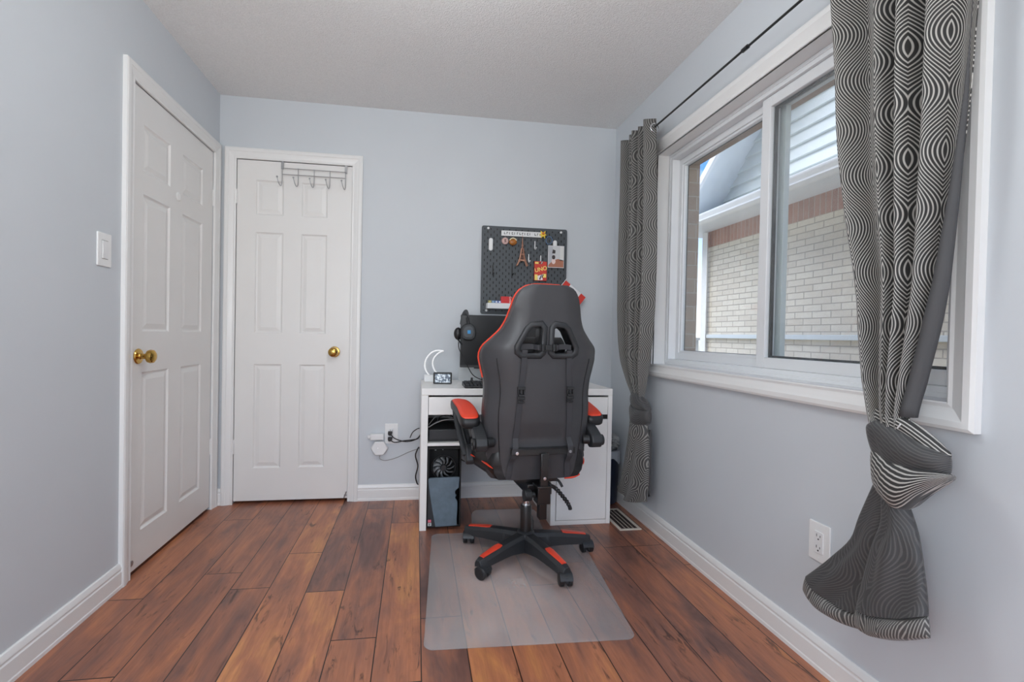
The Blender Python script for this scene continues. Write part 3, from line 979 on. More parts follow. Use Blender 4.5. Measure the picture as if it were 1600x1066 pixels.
MB().box(0.006, 0.023, -0.0095, -0.0078, 0.042, 0.056).build('sticker', mat('pink_sticker', (216, 110, 126), 0.5), pc)
MB().box(0.006, 0.024, -0.0095, -0.0078, 0.024, 0.039).build('sticker', mat('pale_sticker', (196, 204, 204), 0.5), pc)
MB().box(0.010, 0.020, -0.0100, -0.0094, 0.028, 0.031).box(0.010, 0.013, -0.0100, -0.0094, 0.028, 0.036).box(0.015, 0.020, -0.0100, -0.0094, 0.033, 0.036).build('sticker_print', M['slot'], pc)
tag(MB().tube([(1.405, -0.30, 0.335), (1.44, -0.33, 0.318), (1.485, -0.33, 0.312), (1.53, -0.33, 0.33), (1.56, -0.30, 0.39), (1.58, -0.26, 0.50), (1.585, -0.25, 0.60)], 0.003, seg=8).build('cable', M['cable'], smooth=60), 'black cable looping from the computer tower up under the desk', 'cable')

# ------------------------------------------------------------------ monitor, keyboard, headset, clock, moon lamp
mo = empty('monitor', (1.687, -0.20, 0.750), label='wide black monitor standing on the white desk behind the chair', cat='monitor')
MB().box(-0.272, 0.272, -0.016, 0.016, 0.092, 0.402).box(-0.20, 0.20, 0.016, 0.045, 0.14, 0.34).build('housing', M['blackplastic'], mo, bevel=0.003)
MB().box(-0.267, 0.267, -0.0175, -0.0155, 0.108, 0.397).build('screen', M['screenblack'], mo)
MB().box(-0.272, 0.272, -0.0185, -0.016, 0.0925, 0.105).build('chin', mat('chin_grey', (62, 62, 64), 0.4), mo)
MB().box(-0.19, -0.10, -0.013, -0.005, 0.086, 0.0925).build('button_strip', M['screenblack'], mo)
MB().box(-0.03, 0.03, 0.02, 0.05, 0.008, 0.20).build('stand_post', M['blackplastic'], mo, bevel=0.004)
MB().box(-0.12, 0.12, -0.08, 0.12, 0.0005, 0.010).build('stand_foot', M['blackplastic'], mo, bevel=0.004)
tag(MB().box(1.420, 1.560, -0.075, -0.070, 0.751, 0.838).build('paper_stand', mat('clear_white_plastic', (206, 210, 212), 0.3)), 'pale plastic stand leaning at the wall under the monitor corner', 'stand')
kb = empty('keyboard', (1.62, -0.42, 0.750), label='black keyboard on the white desk in front of the monitor', cat='keyboard')
b = MB(); b.prism([(-0.075, 0.001), (0.075, 0.001), (0.075, 0.024), (-0.075, 0.012)], -0.205, 0.205, 'YZ'); b.build('base', M['blackplastic'], kb, bevel=0.003)
b = MB()
for r_ in range(5):
    for c_ in range(19):
        x = -0.195 + c_ * 0.0206; y = -0.065 + r_ * 0.027
        zz = 0.012 + (y + 0.075) / 0.15 * 0.012
        b.box(x, x + 0.0175, y, y + 0.022, zz - 0.001, zz + 0.007)
tag(b.build('keycaps', M['darkplastic'], kb, bevel=0.0015), kind='stuff')
ph = empty('small_stand', (1.490, -0.17, 0.750), label='small round dark stand foot behind the keyboard', cat='stand')
MB().lathe([(0.001, 0.0005), (0.030, 0.0005), (0.030, 0.006), (0.008, 0.010), (0.006, 0.028), (0.001, 0.028)]).build('foot', M['darkplastic'], ph)

hd = empty('headset', (1.455, -0.215, 1.155), label='black over-ear headset with blue lit cup hung on the monitor corner', cat='headset')
MB().tube([(0.002, -0.020, -0.045), (-0.001, -0.030, -0.012), (-0.004, -0.014, 0.006), (-0.012, 0.020, 0.008), (-0.022, 0.050, -0.012), (-0.030, 0.056, -0.06)], 0.010, seg=10, smooth=6, flat=(0.5, 2.0)).build('headband', M['darkplastic'], hd, smooth=60)
MB().tube([(-0.005, -0.028, -0.02), (0.002, -0.026, -0.055), (0.008, -0.030, -0.080)], 0.012, seg=10, smooth=4, flat=(0.6, 1.5)).build('yoke', M['blackplastic'], hd, smooth=60)
oct_ = [(-0.038, -0.080), (-0.020, -0.060), (0.016, -0.056), (0.036, -0.072), (0.044, -0.104), (0.038, -0.138), (0.020, -0.152), (-0.018, -0.150), (-0.036, -0.138), (-0.042, -0.104)]
MB().prism(oct_, -0.052, -0.028).build('ear_cup', M['darkplastic'], hd, bevel=0.005)
MB().prism([(x * 0.72, (zz + 0.1) * 0.72 - 0.1) for x, zz in oct_], -0.0545, -0.0515).build('cup_cap', mat('cup_cap_grey', (72, 76, 80), 0.35), hd, bevel=0.002)
MB().box(-0.006, 0.012, -0.0556, -0.0542, -0.114, -0.094).build('logo_light', mat('blue_light', (40, 130, 190), 0.3, emit=(70, 160, 210), estr=0.12), hd)
MB().prism([(x * 1.05, (zz + 0.1) * 1.05 - 0.1) for x, zz in oct_], -0.028, -0.0175).build('ear_cushion', M['leatherdark'], hd, bevel=0.005)
MB().sphere((-0.052, 0.045, -0.115), 0.034, (0.75, 0.6, 1.1)).build('ear_cup', M['leatherdark'], hd, smooth=60, label='rear ear cup behind the monitor edge')
MB().tube([(-0.052, 0.030, -0.150), (-0.044, 0.0, -0.166), (-0.036, -0.02, -0.175)], 0.005, seg=8).build('microphone', M['blackplastic'], hd, smooth=60)
tag(MB().tube([(1.401, -0.225, 0.990), (1.405, -0.24, 0.95), (1.43, -0.26, 0.90), (1.455, -0.265, 0.850), (1.488, -0.26, 0.800), (1.54, -0.22, 0.772), (1.60, -0.18, 0.756), (1.64, -0.15, 0.754)], 0.0026, seg=8).build('cable', M['cable'], smooth=60), 'thin black cord from the headset across the monitor to the desk', 'cord')

ck = empty('weather_clock', (1.310, -0.272, 0.750), label='small black-framed digital clock display standing on the left of the desk', cat='clock')
b = MB(); b.prism(rrect(-0.053, 0.053, 0.001, 0.067, 0.006), -0.011, 0.004); b.build('frame', M['blackplastic'], ck, bevel=0.002)
MB().box(-0.030, 0.030, 0.004, 0.030, 0.001, 0.030).build('battery_base', M['blackplastic'], ck, bevel=0.003)


def display_mat():
    mt = bpy.data.materials.new('display_picture'); mt.use_nodes = True
    g = G(mt.node_tree); bs = mt.node_tree.nodes['Principled BSDF']
    c = g.ramp(g.noise(g.coord(), 70, 3, 0.6), [(0.36, srgb(60, 68, 82)), (0.48, srgb(120, 132, 146)), (0.56, srgb(196, 206, 214)), (0.7, srgb(235, 240, 242))])
    g.put(bs.inputs['Base Color'], c); g.put(bs.inputs['Emission Color'], c); bs.inputs['Emission Strength'].default_value = 0.35
    bs.inputs['Roughness'].default_value = 0.25
    return mt


MB().box(-0.043, 0.043, -0.0125, -0.0105, 0.009, 0.058).build('screen', display_mat(), ck)
mn = empty('moon_lamp', (1.235, -0.150, 0.750), label='white crescent moon outline lamp on a small box, left end of the desk', cat='lamp')
MB().box(-0.028, 0.030, -0.018, 0.018, 0.001, 0.042).build('base', M['whiteplastic'], mn, bevel=0.003)
tubem = mat('white_lamp_tube', (244, 246, 247), 0.3, emit=(255, 255, 255), estr=0.25)
tip, low = Vector((0.085, 0, 0.185)), Vector((0.062, 0, 0.040))
MB().tube([tip, (0.045, 0, 0.187), (0.008, 0, 0.170), (-0.020, 0, 0.130), (-0.024, 0, 0.085), (-0.004, 0, 0.046), (0.028, 0, 0.026), low], 0.0042, seg=8).build('lamp_tube', tubem, mn, smooth=60)
MB().tube([tip, (0.058, 0, 0.174), (0.030, 0, 0.145), (0.021, 0, 0.110), (0.034, 0, 0.068), low], 0.0042, seg=8).build('lamp_tube', tubem, mn, smooth=60)

# ------------------------------------------------------------------ pegboard and what hangs on it
PX0, PX1, PZ0, PZ1, PY = 1.554, 2.110, 1.170, 1.726, -0.022


def peg_mat():
    mt = bpy.data.materials.new('charcoal_pegboard'); mt.use_nodes = True
    g = G(mt.node_tree); bs = mt.node_tree.nodes['Principled BSDF']
    x, y, zz = g.sep(g.coord())
    p = 0.04
    a = g.m('DIVIDE', x, p); c_ = g.m('DIVIDE', zz, p)

    def hole(ox, oz):
        fx = g.m('MULTIPLY', g.m('SUBTRACT', g.m('FRACT', g.m('ADD', a, ox + 50)), 0.5), p)
        fz = g.m('MULTIPLY', g.m('SUBTRACT', g.m('FRACT', g.m('ADD', c_, oz + 50)), 0.5), p)
        dz = g.m('MAXIMUM', g.m('SUBTRACT', g.m('ABSOLUTE', fz), 0.0050), 0.0)
        dd = g.m('SQRT', g.m('ADD', g.m('MULTIPLY', fx, fx), g.m('MULTIPLY', dz, dz)))
        return g.m('LESS_THAN', dd, 0.0031)
    h = g.m('MAXIMUM', hole(0.0, 0.0), hole(0.5, 0.5))
    mz = g.m('MULTIPLY', g.m('LESS_THAN', g.m('ABSOLUTE', x), 0.262), g.m('LESS_THAN', g.m('ABSOLUTE', zz), 0.262))
    h = g.m('MULTIPLY', h, mz)
    g.put(bs.inputs['Base Color'], g.mix(h, srgb(74, 79, 84), srgb(6, 6, 7)))
    bs.inputs['Roughness'].default_value = 0.55
    g.put(bs.inputs['Normal'], g.bump(g.m('SUBTRACT', 1.0, h), 0.6, 0.003))
    return mt


pb = empty('pegboard', ((PX0 + PX1) / 2, PY, (PZ0 + PZ1) / 2), label='square charcoal pegboard mounted on the back wall above the desk', cat='pegboard')
b = MB(); b.prism(rrect(-0.278, 0.278, -0.278, 0.278, 0.012), 0, 0.006); b.build('board', peg_mat(), pb, bevel=0.0015)
for x, zz in ((-0.238, 0.262), (0.237, 0.258), (-0.240, -0.257), (0.238, -0.257)):
    MB().lathe([(0.001, 0), (0.007, 0), (0.0075, 0.003), (0.004, 0.005), (0.001, 0.005)], (x, 0, zz), '-Y', 16).box(x - 0.004, x + 0.004, 0.006, 0.0215, zz - 0.004, zz + 0.004).build('fastener', M['whiteplastic'], pb)
YF = PY - 0.0005       # front face of the board

sc = empty('marked_rail', (1.805, YF - 0.004, 1.681), label='white rail with dark marks across the top of the pegboard', cat='rail')
MB().box(-0.128, 0.131, -0.010, 0.003, -0.017, 0.017).build('rail_body', M['whiteplastic'], sc, bevel=0.002)
b = MB()
random.seed(11)
for i in range(15):
    x = -0.112 + i * 0.0165
    if i in (11,):
        continue
    b.box(x, x + 0.0035, -0.0108, -0.0098, -0.007, 0.008)
    if i % 2:
        b.box(x, x + 0.009, -0.0108, -0.0098, 0.004, 0.0075)
    if i % 3 == 0:
        b.box(x + 0.002, x + 0.010, -0.0108, -0.0098, -0.007, -0.003)
b.build('rail_marks', mat('rail_mark_grey', (70, 72, 74), 0.6), sc)

for i, (x, zz, lb) in enumerate(((1.611, 1.607, 'white elongated peg clip at the left of the pegboard'), (2.028, 1.612, 'white elongated peg clip above the photo card, right of the pegboard'))):
    c_ = empty('peg_clip', (x, YF, zz), label=lb, cat='clip', group='white peg clips')
    b = MB(); b.prism(rrect(-0.0125, 0.0125, -0.040, 0.040, 0.0122), -0.012, 0.0); b.build('body', M['whiteplastic'], c_, bevel=0.002)
    b = MB(); b.prism(rrect(-0.008, 0.008, -0.033, 0.033, 0.0078), -0.0135, -0.0115); b.build('inset', M['outlet'], c_, bevel=0.0008)


def peg_hook(x, zz, h, m_, lb, grp):
    c_ = empty('peg_hook', (x, YF, zz), label=lb, cat='hook', group=grp)
    MB().box(-0.003, 0.003, -0.004, 0.0, 0, h).build('stem', m_, c_, bevel=0.001)
    MB().tube([(0, -0.003, 0.002), (0, -0.015, -0.003), (0.001, -0.030, 0.0), (0.002, -0.036, 0.008)], 0.0030, seg=8, smooth=4).build('prong', m_, c_, smooth=60)


peg_hook(1.897, 1.590, 0.052, M['whiteplastic'], 'white peg hook highest on the pegboard, empty', 'white peg hooks')
peg_hook(1.858, 1.505, 0.052, M['whiteplastic'], 'white peg hook beside the foot of the tower souvenir', 'white peg hooks')
peg_hook(1.937, 1.500, 0.052, M['whiteplastic'], 'white peg hook that holds the red card pack', 'white peg hooks')
peg_hook(1.628, 1.420, 0.060, M['cable'], 'black wire peg hook left on the pegboard', 'black peg hooks')
peg_hook(1.752, 1.420, 0.060, M['cable'], 'black wire peg hook right of its twin, below the tower souvenir', 'black peg hooks')

# round keyrings
kr = empty('round_keyring', (1.701, YF - 0.012, 1.632), label='pale pink round keyring hanging from the left end of the rail', cat='keyring')
MB().lathe([(0.001, -0.006), (0.018, -0.006), (0.022, -0.002), (0.022, 0.004), (0.001, 0.006)], (0, 0, 0), 'Y').build('disc', mat('pink_enamel', (206, 172, 166), 0.35), kr)
MB().tube([(-0.007, -0.007, 0.006), (0.005, -0.007, 0.008), (-0.004, -0.007, 0.0), (0.006, -0.007, -0.004), (-0.006, -0.007, -0.008)], 0.0016, seg=6).build('squiggle', mat('brown_enamel', (96, 56, 44), 0.4), kr)
MB().tube([(0, 0, 0.022), (0.002, 0, 0.032), (0.006, 0, 0.040)], 0.0012, seg=6).build('ring_link', M['steelwire'], kr)
kr = empty('food_charm', (1.751, YF - 0.016, 1.628), label='round golden-brown food charm next to the pink keyring', cat='keyring')
MB().sphere((0, 0, -0.002), 0.024, (1.05, 0.5, 0.85)).build('body', mat('glazed_brown', (168, 104, 44), 0.25, noise=0.3, nscale=60), kr, smooth=60)
MB().tube([(0.023 * math.cos(math.radians(a)), -0.005, 0.021 * math.sin(math.radians(a)) + 0.001) for a in range(20, 165, 16)], 0.0035, seg=8).build('icing', mat('cream_icing', (236, 222, 184), 0.35), kr, smooth=60)
MB().tube([(0, 0, 0.020), (0.0, 0, 0.035)], 0.0012, seg=6, smooth=0).build('ring_link', M['steelwire'], kr)

# tower souvenir
tw = empty('tower_souvenir', (1.812, YF - 0.020, 1.478), label='copper-coloured lattice tower souvenir hanging under the rail', cat='souvenir')
cop = mat('copper_cast', (196, 148, 126), 0.38, 0.55, noise=0.2, nscale=160)
HW = [(0.0, 0.038), (0.022, 0.026), (0.05, 0.0165), (0.09, 0.0095), (0.13, 0.006), (0.17, 0.0032), (0.192, 0.0012)]
for sx in (-1, 1):
    for sy in (-1, 1):
        MB().tube([(sx * interp(HW, h) * 0.9, sy * interp(HW, h) * 0.33, h) for h in (0.0, 0.012, 0.024, 0.038, 0.052, 0.07, 0.09, 0.11)], lambda t: 0.0052 - 0.0030 * t, seg=4, smooth=3).build('leg', cop, tw, smooth=30)
b = MB()
for i in range(13):
    h = 0.030 + i * 0.0062
    a, c2 = interp(HW, h) * 0.9, interp(HW, h + 0.0062) * 0.9
    b.tube([(-a, -0.004, h), (c2, -0.004, h + 0.0062)], 0.0007, seg=4, smooth=0).tube([(a, -0.004, h), (-c2, -0.004, h + 0.0062)], 0.0007, seg=4, smooth=0)
b.build('lattice', cop, tw)
MB().tube([(-0.030, -0.009, 0.012), (-0.018, -0.008, 0.026), (0, -0.007, 0.031), (0.018, -0.008, 0.026), (0.030, -0.009, 0.012)], 0.0022, seg=6).build('arch', cop, tw, smooth=60)
for q in ((-0.0245, 0.0245, -0.0085, 0.0085, 0.034, 0.039), (-0.0135, 0.0135, -0.0055, 0.0055, 0.070, 0.0745), (-0.006, 0.006, -0.0035, 0.0035, 0.128, 0.132)):
    MB().box(*q).build('platform', cop, tw, bevel=0.0006)
MB().cyl((0, 0, 0.105), (0, 0, 0.172), 0.0058, 0.0020, seg=4).cyl((0, 0, 0.172), (0, 0, 0.196), 0.0014, 0.0006, seg=8).build('spire', cop, tw)

# red card pack
up_ = empty('card_pack', (1.934, YF - 0.012, 1.449), label='red card game pack with yellow lettering hanging on a white hook', cat='card game')
MB().box(-0.040, 0.040, -0.009, 0.009, -0.060, 0.062).build('box', mat('card_red', (208, 62, 48), 0.4, noise=0.12, nscale=25), up_, bevel=0.001)
yel = mat('card_yellow', (246, 222, 120), 0.4)
text('lettering', 'UNO', (0.001, -0.0098, 0.012), 0.036, yel, (PI / 2, math.radians(-14), 0), up_, offset=0.0006)
for q in ((-0.038, -0.014, -0.0096, -0.0088, 0.046, 0.058), (-0.039, -0.020, -0.0096, -0.0088, -0.058, -0.022), (0.014, 0.036, -0.0096, -0.0088, -0.040, -0.016)):
    MB().box(*q).build('print_patch', yel, up_)
b = MB(); b.prism([(-0.020, -0.030), (0.0, -0.024), (0.012, -0.018), (0.014, -0.056), (-0.018, -0.058)], -0.0096, -0.0088)
b.build('print_patch', mat('print_white', (236, 230, 232), 0.4), up_)
b = MB(); b.prism([(-0.010, -0.050), (0.004, -0.022), (0.010, -0.020), (-0.002, -0.056)], -0.0102, -0.0094).prism([(0.006, -0.040), (0.014, -0.020), (0.020, -0.020), (0.012, -0.044)], -0.0102, -0.0094)
b.build('print_patch', mat('print_dark', (50, 40, 60), 0.4), up_)
MB().box(-0.016, 0.012, -0.0096, -0.0088, 0.049, 0.054).build('hang_slot', M['slot'], up_)

# photo card
pc2 = empty('photo_card', (2.034, YF - 0.016, 1.546), label='photo card of a person in a room, clipped at the right of the pegboard', cat='photo')
Z = 0.0
MB().box(-0.053, 0.053, -0.0010, 0.0010, -0.071, 0.070).build('card', mat('photo_white', (214, 214, 216), 0.4), pc2)
lay = [([(-0.050, -0.067), (0.050, -0.067), (0.050, -0.022), (0.012, -0.014), (-0.022, -0.026), (-0.050, -0.055)], (176, 116, 92)), ([(-0.050, -0.055), (-0.022, -0.026), (-0.022, 0.067), (-0.050, 0.067)], (186, 188, 194)),
       ([(-0.022, -0.026), (0.012, -0.014), (0.026, -0.016), (0.026, 0.067), (-0.022, 0.067)], (204, 205, 206)), ([(0.026, -0.024), (0.050, -0.024), (0.050, 0.067), (0.026, 0.067)], (222, 222, 220))]
for i, (pl, c_) in enumerate(lay):
    MB().prism(pl, -0.0014, -0.0009).build('print_area', mat('photo_tone', c_, 0.45), pc2, smooth=0)
MB().prism([(-0.016 + 0.013 * math.cos(a * PI / 8), -0.030 + 0.018 * math.sin(a * PI / 8)) for a in range(16)], -0.0018, -0.0014).build('print_figure', mat('photo_pale', (232, 208, 204), 0.45), pc2, smooth=0)
MB().prism([(-0.016 + 0.011 * math.cos(a * PI / 8), -0.004 + 0.014 * math.sin(a * PI / 8)) for a in range(16)], -0.0020, -0.0014).prism([(-0.026, 0.020), (-0.006, 0.020), (-0.004, 0.040), (-0.022, 0.046)], -0.0018, -0.0014).build('print_figure', mat('photo_dark', (62, 54, 54), 0.45), pc2, smooth=0)

# yellow charm and blue ring
yc = empty('yellow_charm', (1.944, YF - 0.022, 1.682), label='small yellow and orange figure-shaped charm on the right end of the rail', cat='keyring')
star = []
for k, (r_, a) in enumerate(((0.030, 125), (0.011, 92), (0.030, 58), (0.013, 15), (0.024, -5), (0.014, -35), (0.030, -62), (0.010, -90), (0.030, -118), (0.014, -145), (0.024, 185), (0.013, 165))):
    star.append((r_ * math.cos(math.radians(a)), r_ * math.sin(math.radians(a))))
MB().prism(star, -0.006, 0.004).build('body', mat('yellow_vinyl', (240, 206, 70), 0.35), yc, bevel=0.002)
MB().sphere((0, -0.006, 0.006), 0.010, (1, 0.5, 0.9), 14).build('centre', mat('orange_vinyl', (206, 120, 46), 0.35), yc, smooth=60)
tag(MB().tube([(1.988 + 0.021 * math.cos(a * PI / 10), YF - 0.010 - 0.004 * math.sin(a * PI / 10), 1.650 + 0.024 * math.sin(a * PI / 10)) for a in range(20)], 0.0020, seg=6, smooth=0, closed=True).build('blue_ring', mat('blue_grey_cord', (96, 128, 168), 0.5), smooth=60), 'blue-grey looped wristband hanging beside the yellow charm', 'wristband')

# pegboard shelf with small things
sh = empty('peg_shelf', (1.70, YF, 1.205), label='white shallow shelf tray at the bottom of the pegboard', cat='shelf')
MB().box(-0.112, 0.112, -0.068, 0.0, -0.004, 0.0).box(-0.112, 0.112, -0.070, -0.067, -0.004, 0.030).box(-0.112, -0.109, -0.067, 0.0, 0.0, 0.030).box(0.109, 0.112, -0.067, 0.0, 0.0, 0.030).build('tray', M['whiteplastic'], sh, bevel=0.0008)
for i, (c_, lb) in enumerate((((168, 156, 74), 'olive'), ((110, 150, 188), 'pale blue'), ((58, 96, 172), 'royal blue'), ((44, 84, 168), 'dark blue'))):
    o = empty('small_cube', (1.6055 + i * 0.0205, YF - 0.045, 1.205), label='%s small cube on the pegboard shelf' % lb, cat='cube', group='small coloured cubes on the pegboard shelf')
    MB().box(-0.0095, 0.0095, -0.0095, 0.0095, 0.0003, 0.046).build('body', mat('cube_' + lb.replace(' ', '_'), c_, 0.35), o, bevel=0.001)
    MB().box(-0.0055, 0.0055, -0.0104, -0.0094, 0.033, 0.043).build('face_print', mat('cube_print', (226, 232, 238) if i > 1 else (204, 200, 140) if i == 0 else (150, 180, 205), 0.4), o)
rb = empty('red_book', (1.708, YF - 0.044, 1.2055), label='red booklet with white lettering standing on the pegboard shelf', cat='book')
MB().box(-0.033, 0.033, -0.016, 0.014, 0.0, 0.072).build('cover', mat('bright_red', (214, 36, 38), 0.35), rb, bevel=0.001)
text('lettering', 'CANADA', (0.0235, -0.0165, 0.038), 0.0165, mat('print_cream', (246, 236, 232), 0.4), (PI / 2, PI / 2, 0), rb)
gb = empty('game_box', (1.772, YF - 0.045, 1.2055), label='small white and red box right of the red booklet on the pegboard shelf', cat='box')
MB().box(-0.026, 0.030, -0.016, 0.014, 0.0, 0.066).build('box_body', mat('box_cream', (232, 222, 212), 0.4), gb, bevel=0.001)
MB().box(-0.0255, 0.0295, -0.0168, -0.0158, 0.050, 0.0655).build('top_band', mat('band_red', (206, 44, 44), 0.4), gb)

# paper flag
fl = empty('paper_flag', (2.135, -0.060, 1.305), label='small red and white maple leaf flag sticking out behind the chair top', cat='flag')
fl.rotation_euler = (0, math.radians(38), 0)
MB().box(-0.085, -0.045, 0, 0.0012, -0.047, 0.047).box(0.045, 0.085, 0, 0.0012, -0.047, 0.047).build('red_bar', mat('flag_red', (214, 60, 50), 0.5), fl, smooth=0)
MB().box(-0.045, 0.045, 0, 0.0012, -0.047, 0.047).build('white_field', mat('flag_white', (232, 232, 234), 0.5), fl, smooth=0)
leaf = [(0, 0.032), (0.006, 0.020), (0.013, 0.023), (0.010, 0.008), (0.017, 0.015), (0.019, 0.010), (0.028, 0.011), (0.024, 0.003), (0.028, -0.001), (0.014, -0.012), (0.015, -0.018), (0.0015, -0.016), (0.0015, -0.030)]
leaf = leaf + [(-x, zz) for x, zz in reversed(leaf[1:])]
MB().prism(leaf, -0.0006, 0.0).build('maple_leaf', mat('leaf_red', (206, 52, 44), 0.5), fl, smooth=0)
MB().cyl((-0.088, 0.0006, -0.048), (-0.088, 0.0006, 0.060), 0.0022, seg=8).cyl((-0.088, 0.003, -0.040), (-0.088, 0.038, -0.040), 0.0018, seg=8).build('pole', M['whiteplastic'], fl)

# ------------------------------------------------------------------ gaming chair
CR = empty('gaming_chair', (1.682, -0.830, 0.0035), math.radians(5), label='black gaming chair with red piping and arm pads standing on the clear mat', cat='chair')
HWT = [(0.420, 0.202), (0.440, 0.214), (0.50, 0.220), (0.60, 0.230), (0.70, 0.236), (0.78, 0.232), (0.84, 0.236), (0.90, 0.250), (0.945, 0.258), (0.985, 0.248), (1.02, 0.215), (1.06, 0.180), (1.10, 0.160), (1.15, 0.146), (1.19, 0.135), (1.218, 0.120), (1.236, 0.100), (1.244, 0.078)]


def smooth_tbl(t, x):
    """Catmull-Rom through a (x, value) table"""
    n = len(t)
    if x <= t[0][0]: return t[0][1]
    if x >= t[-1][0]: return t[-1][1]
    for i in range(n - 1):
        if x <= t[i + 1][0]:
            a, b_ = t[i], t[i + 1]
            p0 = t[max(i - 1, 0)][1]; p3 = t[min(i + 2, n - 1)][1]
            u = (x - a[0]) / (b_[0] - a[0])
            p1, p2 = a[1], b_[1]
            return 0.5 * ((2 * p1) + (p2 - p0) * u + (2 * p0 - 5 * p1 + 4 * p2 - p3) * u * u + (3 * p1 - p0 - 3 * p2 + p3) * u ** 3)


hwz = lambda z_: smooth_tbl(HWT, z_)
yb0 = lambda z_: -0.205 - 0.085 * (z_ - 0.42) / 0.82           # the back leans away from the seat
WING = [(0.42, 0.050), (0.60, 0.060), (0.80, 0.070), (0.95, 0.085), (1.05, 0.045), (1.15, 0.020), (1.245, 0.008)]


def yback(u, z_):
    a = max(0.0, abs(u) - 0.48) / 0.52
    bulge = -0.010 * max(0, 1 - (u / 0.62) ** 2) * math.sin(PI * min(1, max(0, (z_ - 0.42) / 0.5))) if z_ < 0.92 else 0
    lower = 0.016 * max(0, 1 - abs(z_ - 0.60) / 0.07) * max(0, 1 - (u / 0.75) ** 2)
    return yb0(z_) + interp(WING, z_) * a ** 2.0 + bulge + lower * 0.6


def chair_back():
    NU, NV = 40, 72
    zs = [0.42 + (1.244 - 0.42) * i / NV for i in range(NV + 1)]
    BK, FR = [], []
    for z_ in zs:
        hw = hwz(z_)
        th = 0.075 if z_ < 1.05 else 0.075 - 0.02 * (z_ - 1.05) / 0.195
        rb, rf = [], []
        for i in range(NU + 1):
            u = -1 + 2 * i / NU
            x = u * hw
            y = yback(u, z_)
            rb.append((x, y, z_))
            rf.append((x * 0.985, yback(u, z_) + th + (0.018 * max(0, (abs(u) - 0.55) / 0.45) ** 0.7 if z_ < 1.04 else 0.0), z_))
        BK.append(rb); FR.append(rf)
    b = MB()
    rings = []
    for rb, rf in zip(BK, FR):
        mid_r = [((rb[-1][0] * 1.012 + 0), (rb[-1][1] * (1 - t) + rf[-1][1] * t), rb[-1][2]) for t in (0.35, 0.7)]
        mid_l = [((rb[0][0] * 1.012), (rb[0][1] * (1 - t) + rf[0][1] * t), rb[0][2]) for t in (0.7, 0.35)]
        rings.append(rb + mid_r + rf[::-1] + mid_l)
    V = b.grid(rings, wrap=True)
    # materials: 0 rear shell, 1 front
    b.bm.faces.ensure_lookup_table()
    ncol = len(rings[0])
    for fi, f in enumerate(b.bm.faces):
        c = fi % ncol
        f.material_index = 1 if c > NU + 2 and c < ncol - 2 else 0
    b.bm.faces.new(V[0][::-1]); b.bm.faces.new(V[-1])
    return b, BK, FR


HOLE = [(0.028, 1.062), (0.036, 1.071), (0.068, 1.066), (0.082, 1.054), (0.118, 0.985), (0.117, 0.970), (0.106, 0.962), (0.036, 0.962), (0.028, 0.970)]
b, BK, FRT = chair_back()
backo = b.build('backrest', [M['leather'], M['leatherdark']], None, smooth=50)
cutb = MB()
for s in (-1, 1):
    cutb.prism([(s * x, zz) for x, zz in HOLE], -0.5, 0.1)
cut = cutb.build('cutter', M['leatherdark'], smooth=0)
bo = backo.modifiers.new('holes', 'BOOLEAN'); bo.operation = 'DIFFERENCE'; bo.object = cut; bo.solver = 'EXACT'
dg = bpy.context.evaluated_depsgraph_get()
me = bpy.data.meshes.new_from_object(backo.evaluated_get(dg))
backo.modifiers.clear(); backo.data = me
bpy.data.objects.remove(cut)
for p in me.polygons: p.use_smooth = True
try: me.set_sharp_from_angle(angle=math.radians(50))
except Exception: pass
backo.parent = CR
BX = -0.010
backo.location = (BX, 0, 0)


def cpart(b, name, m, bevel=0.0, smooth=40, off=True, parent=None, label=None, bseg=2):
    o = b.build(name, m, parent or CR, bevel=bevel, smooth=smooth, label=label, bseg=bseg)
    if off and parent is None:
        o.location = (BX, 0, 0)
    return o


# red piping on the seam where side and front panel meet
zs_ = [0.425 + (1.240 - 0.425) * i / 46 for i in range(47)]
side = lambda s, t: [(s * hwz(q) * 1.012, yback(s, q) + 0.050, q) for q in zs_]
L_ = [(-hwz(q) * 1.016, yback(-1, q) * 0.45 + (yback(-1, q) + 0.085) * 0.55, q) for q in zs_]
R_ = [(hwz(q) * 1.016, yback(1, q) * 0.45 + (yback(1, q) + 0.085) * 0.55, q) for q in zs_]
topz = 1.2475
T_ = [(-0.055, L_[-1][1] - 0.005, topz), (0, L_[-1][1] - 0.006, topz + 0.001), (0.055, L_[-1][1] - 0.005, topz)]
cpart(MB().tube(L_[24:] + T_ + R_[24:][::-1], 0.0046, seg=8, smooth=0), 'piping', M['red'], smooth=60)
for s, P in ((-1, L_), (1, R_)):
    cpart(MB().tube([(p[0] * 0.985, p[1] - 0.022, p[2]) for p in P[:30]], 0.0032, seg=6, smooth=0), 'seam', M['leatherdark'], smooth=60)
for s in (-1, 1):
    cpart(MB().tube([(s * hwz(q) * 0.80, yback(0.80, q) - 0.0005, q) for q in zs_[1:30]], 0.0022, seg=6, smooth=0), 'seam', M['leatherdark'], smooth=60)


# plastic bezels of the two openings
def ring_poly(poly, off):
    n = len(poly); out = []
    cx = sum(p[0] for p in poly) / n; cz = sum(p[1] for p in poly) / n
    for i in range(n):
        p0, p1, p2 = Vector(poly[i - 1]), Vector(poly[i]), Vector(poly[(i + 1) % n])
        e1 = (p1 - p0).normalized(); e2 = (p2 - p1).normalized()
        n1 = Vector((e1.y, -e1.x)); n2 = Vector((e2.y, -e2.x))
        if n1.dot(p1 - Vector((cx, cz))) < 0: n1 = -n1
        if n2.dot(p1 - Vector((cx, cz))) < 0: n2 = -n2
        nn = (n1 + n2).normalized()
        out.append(tuple(p1 + nn * off / max(0.5, nn.dot(n1))))
    return out


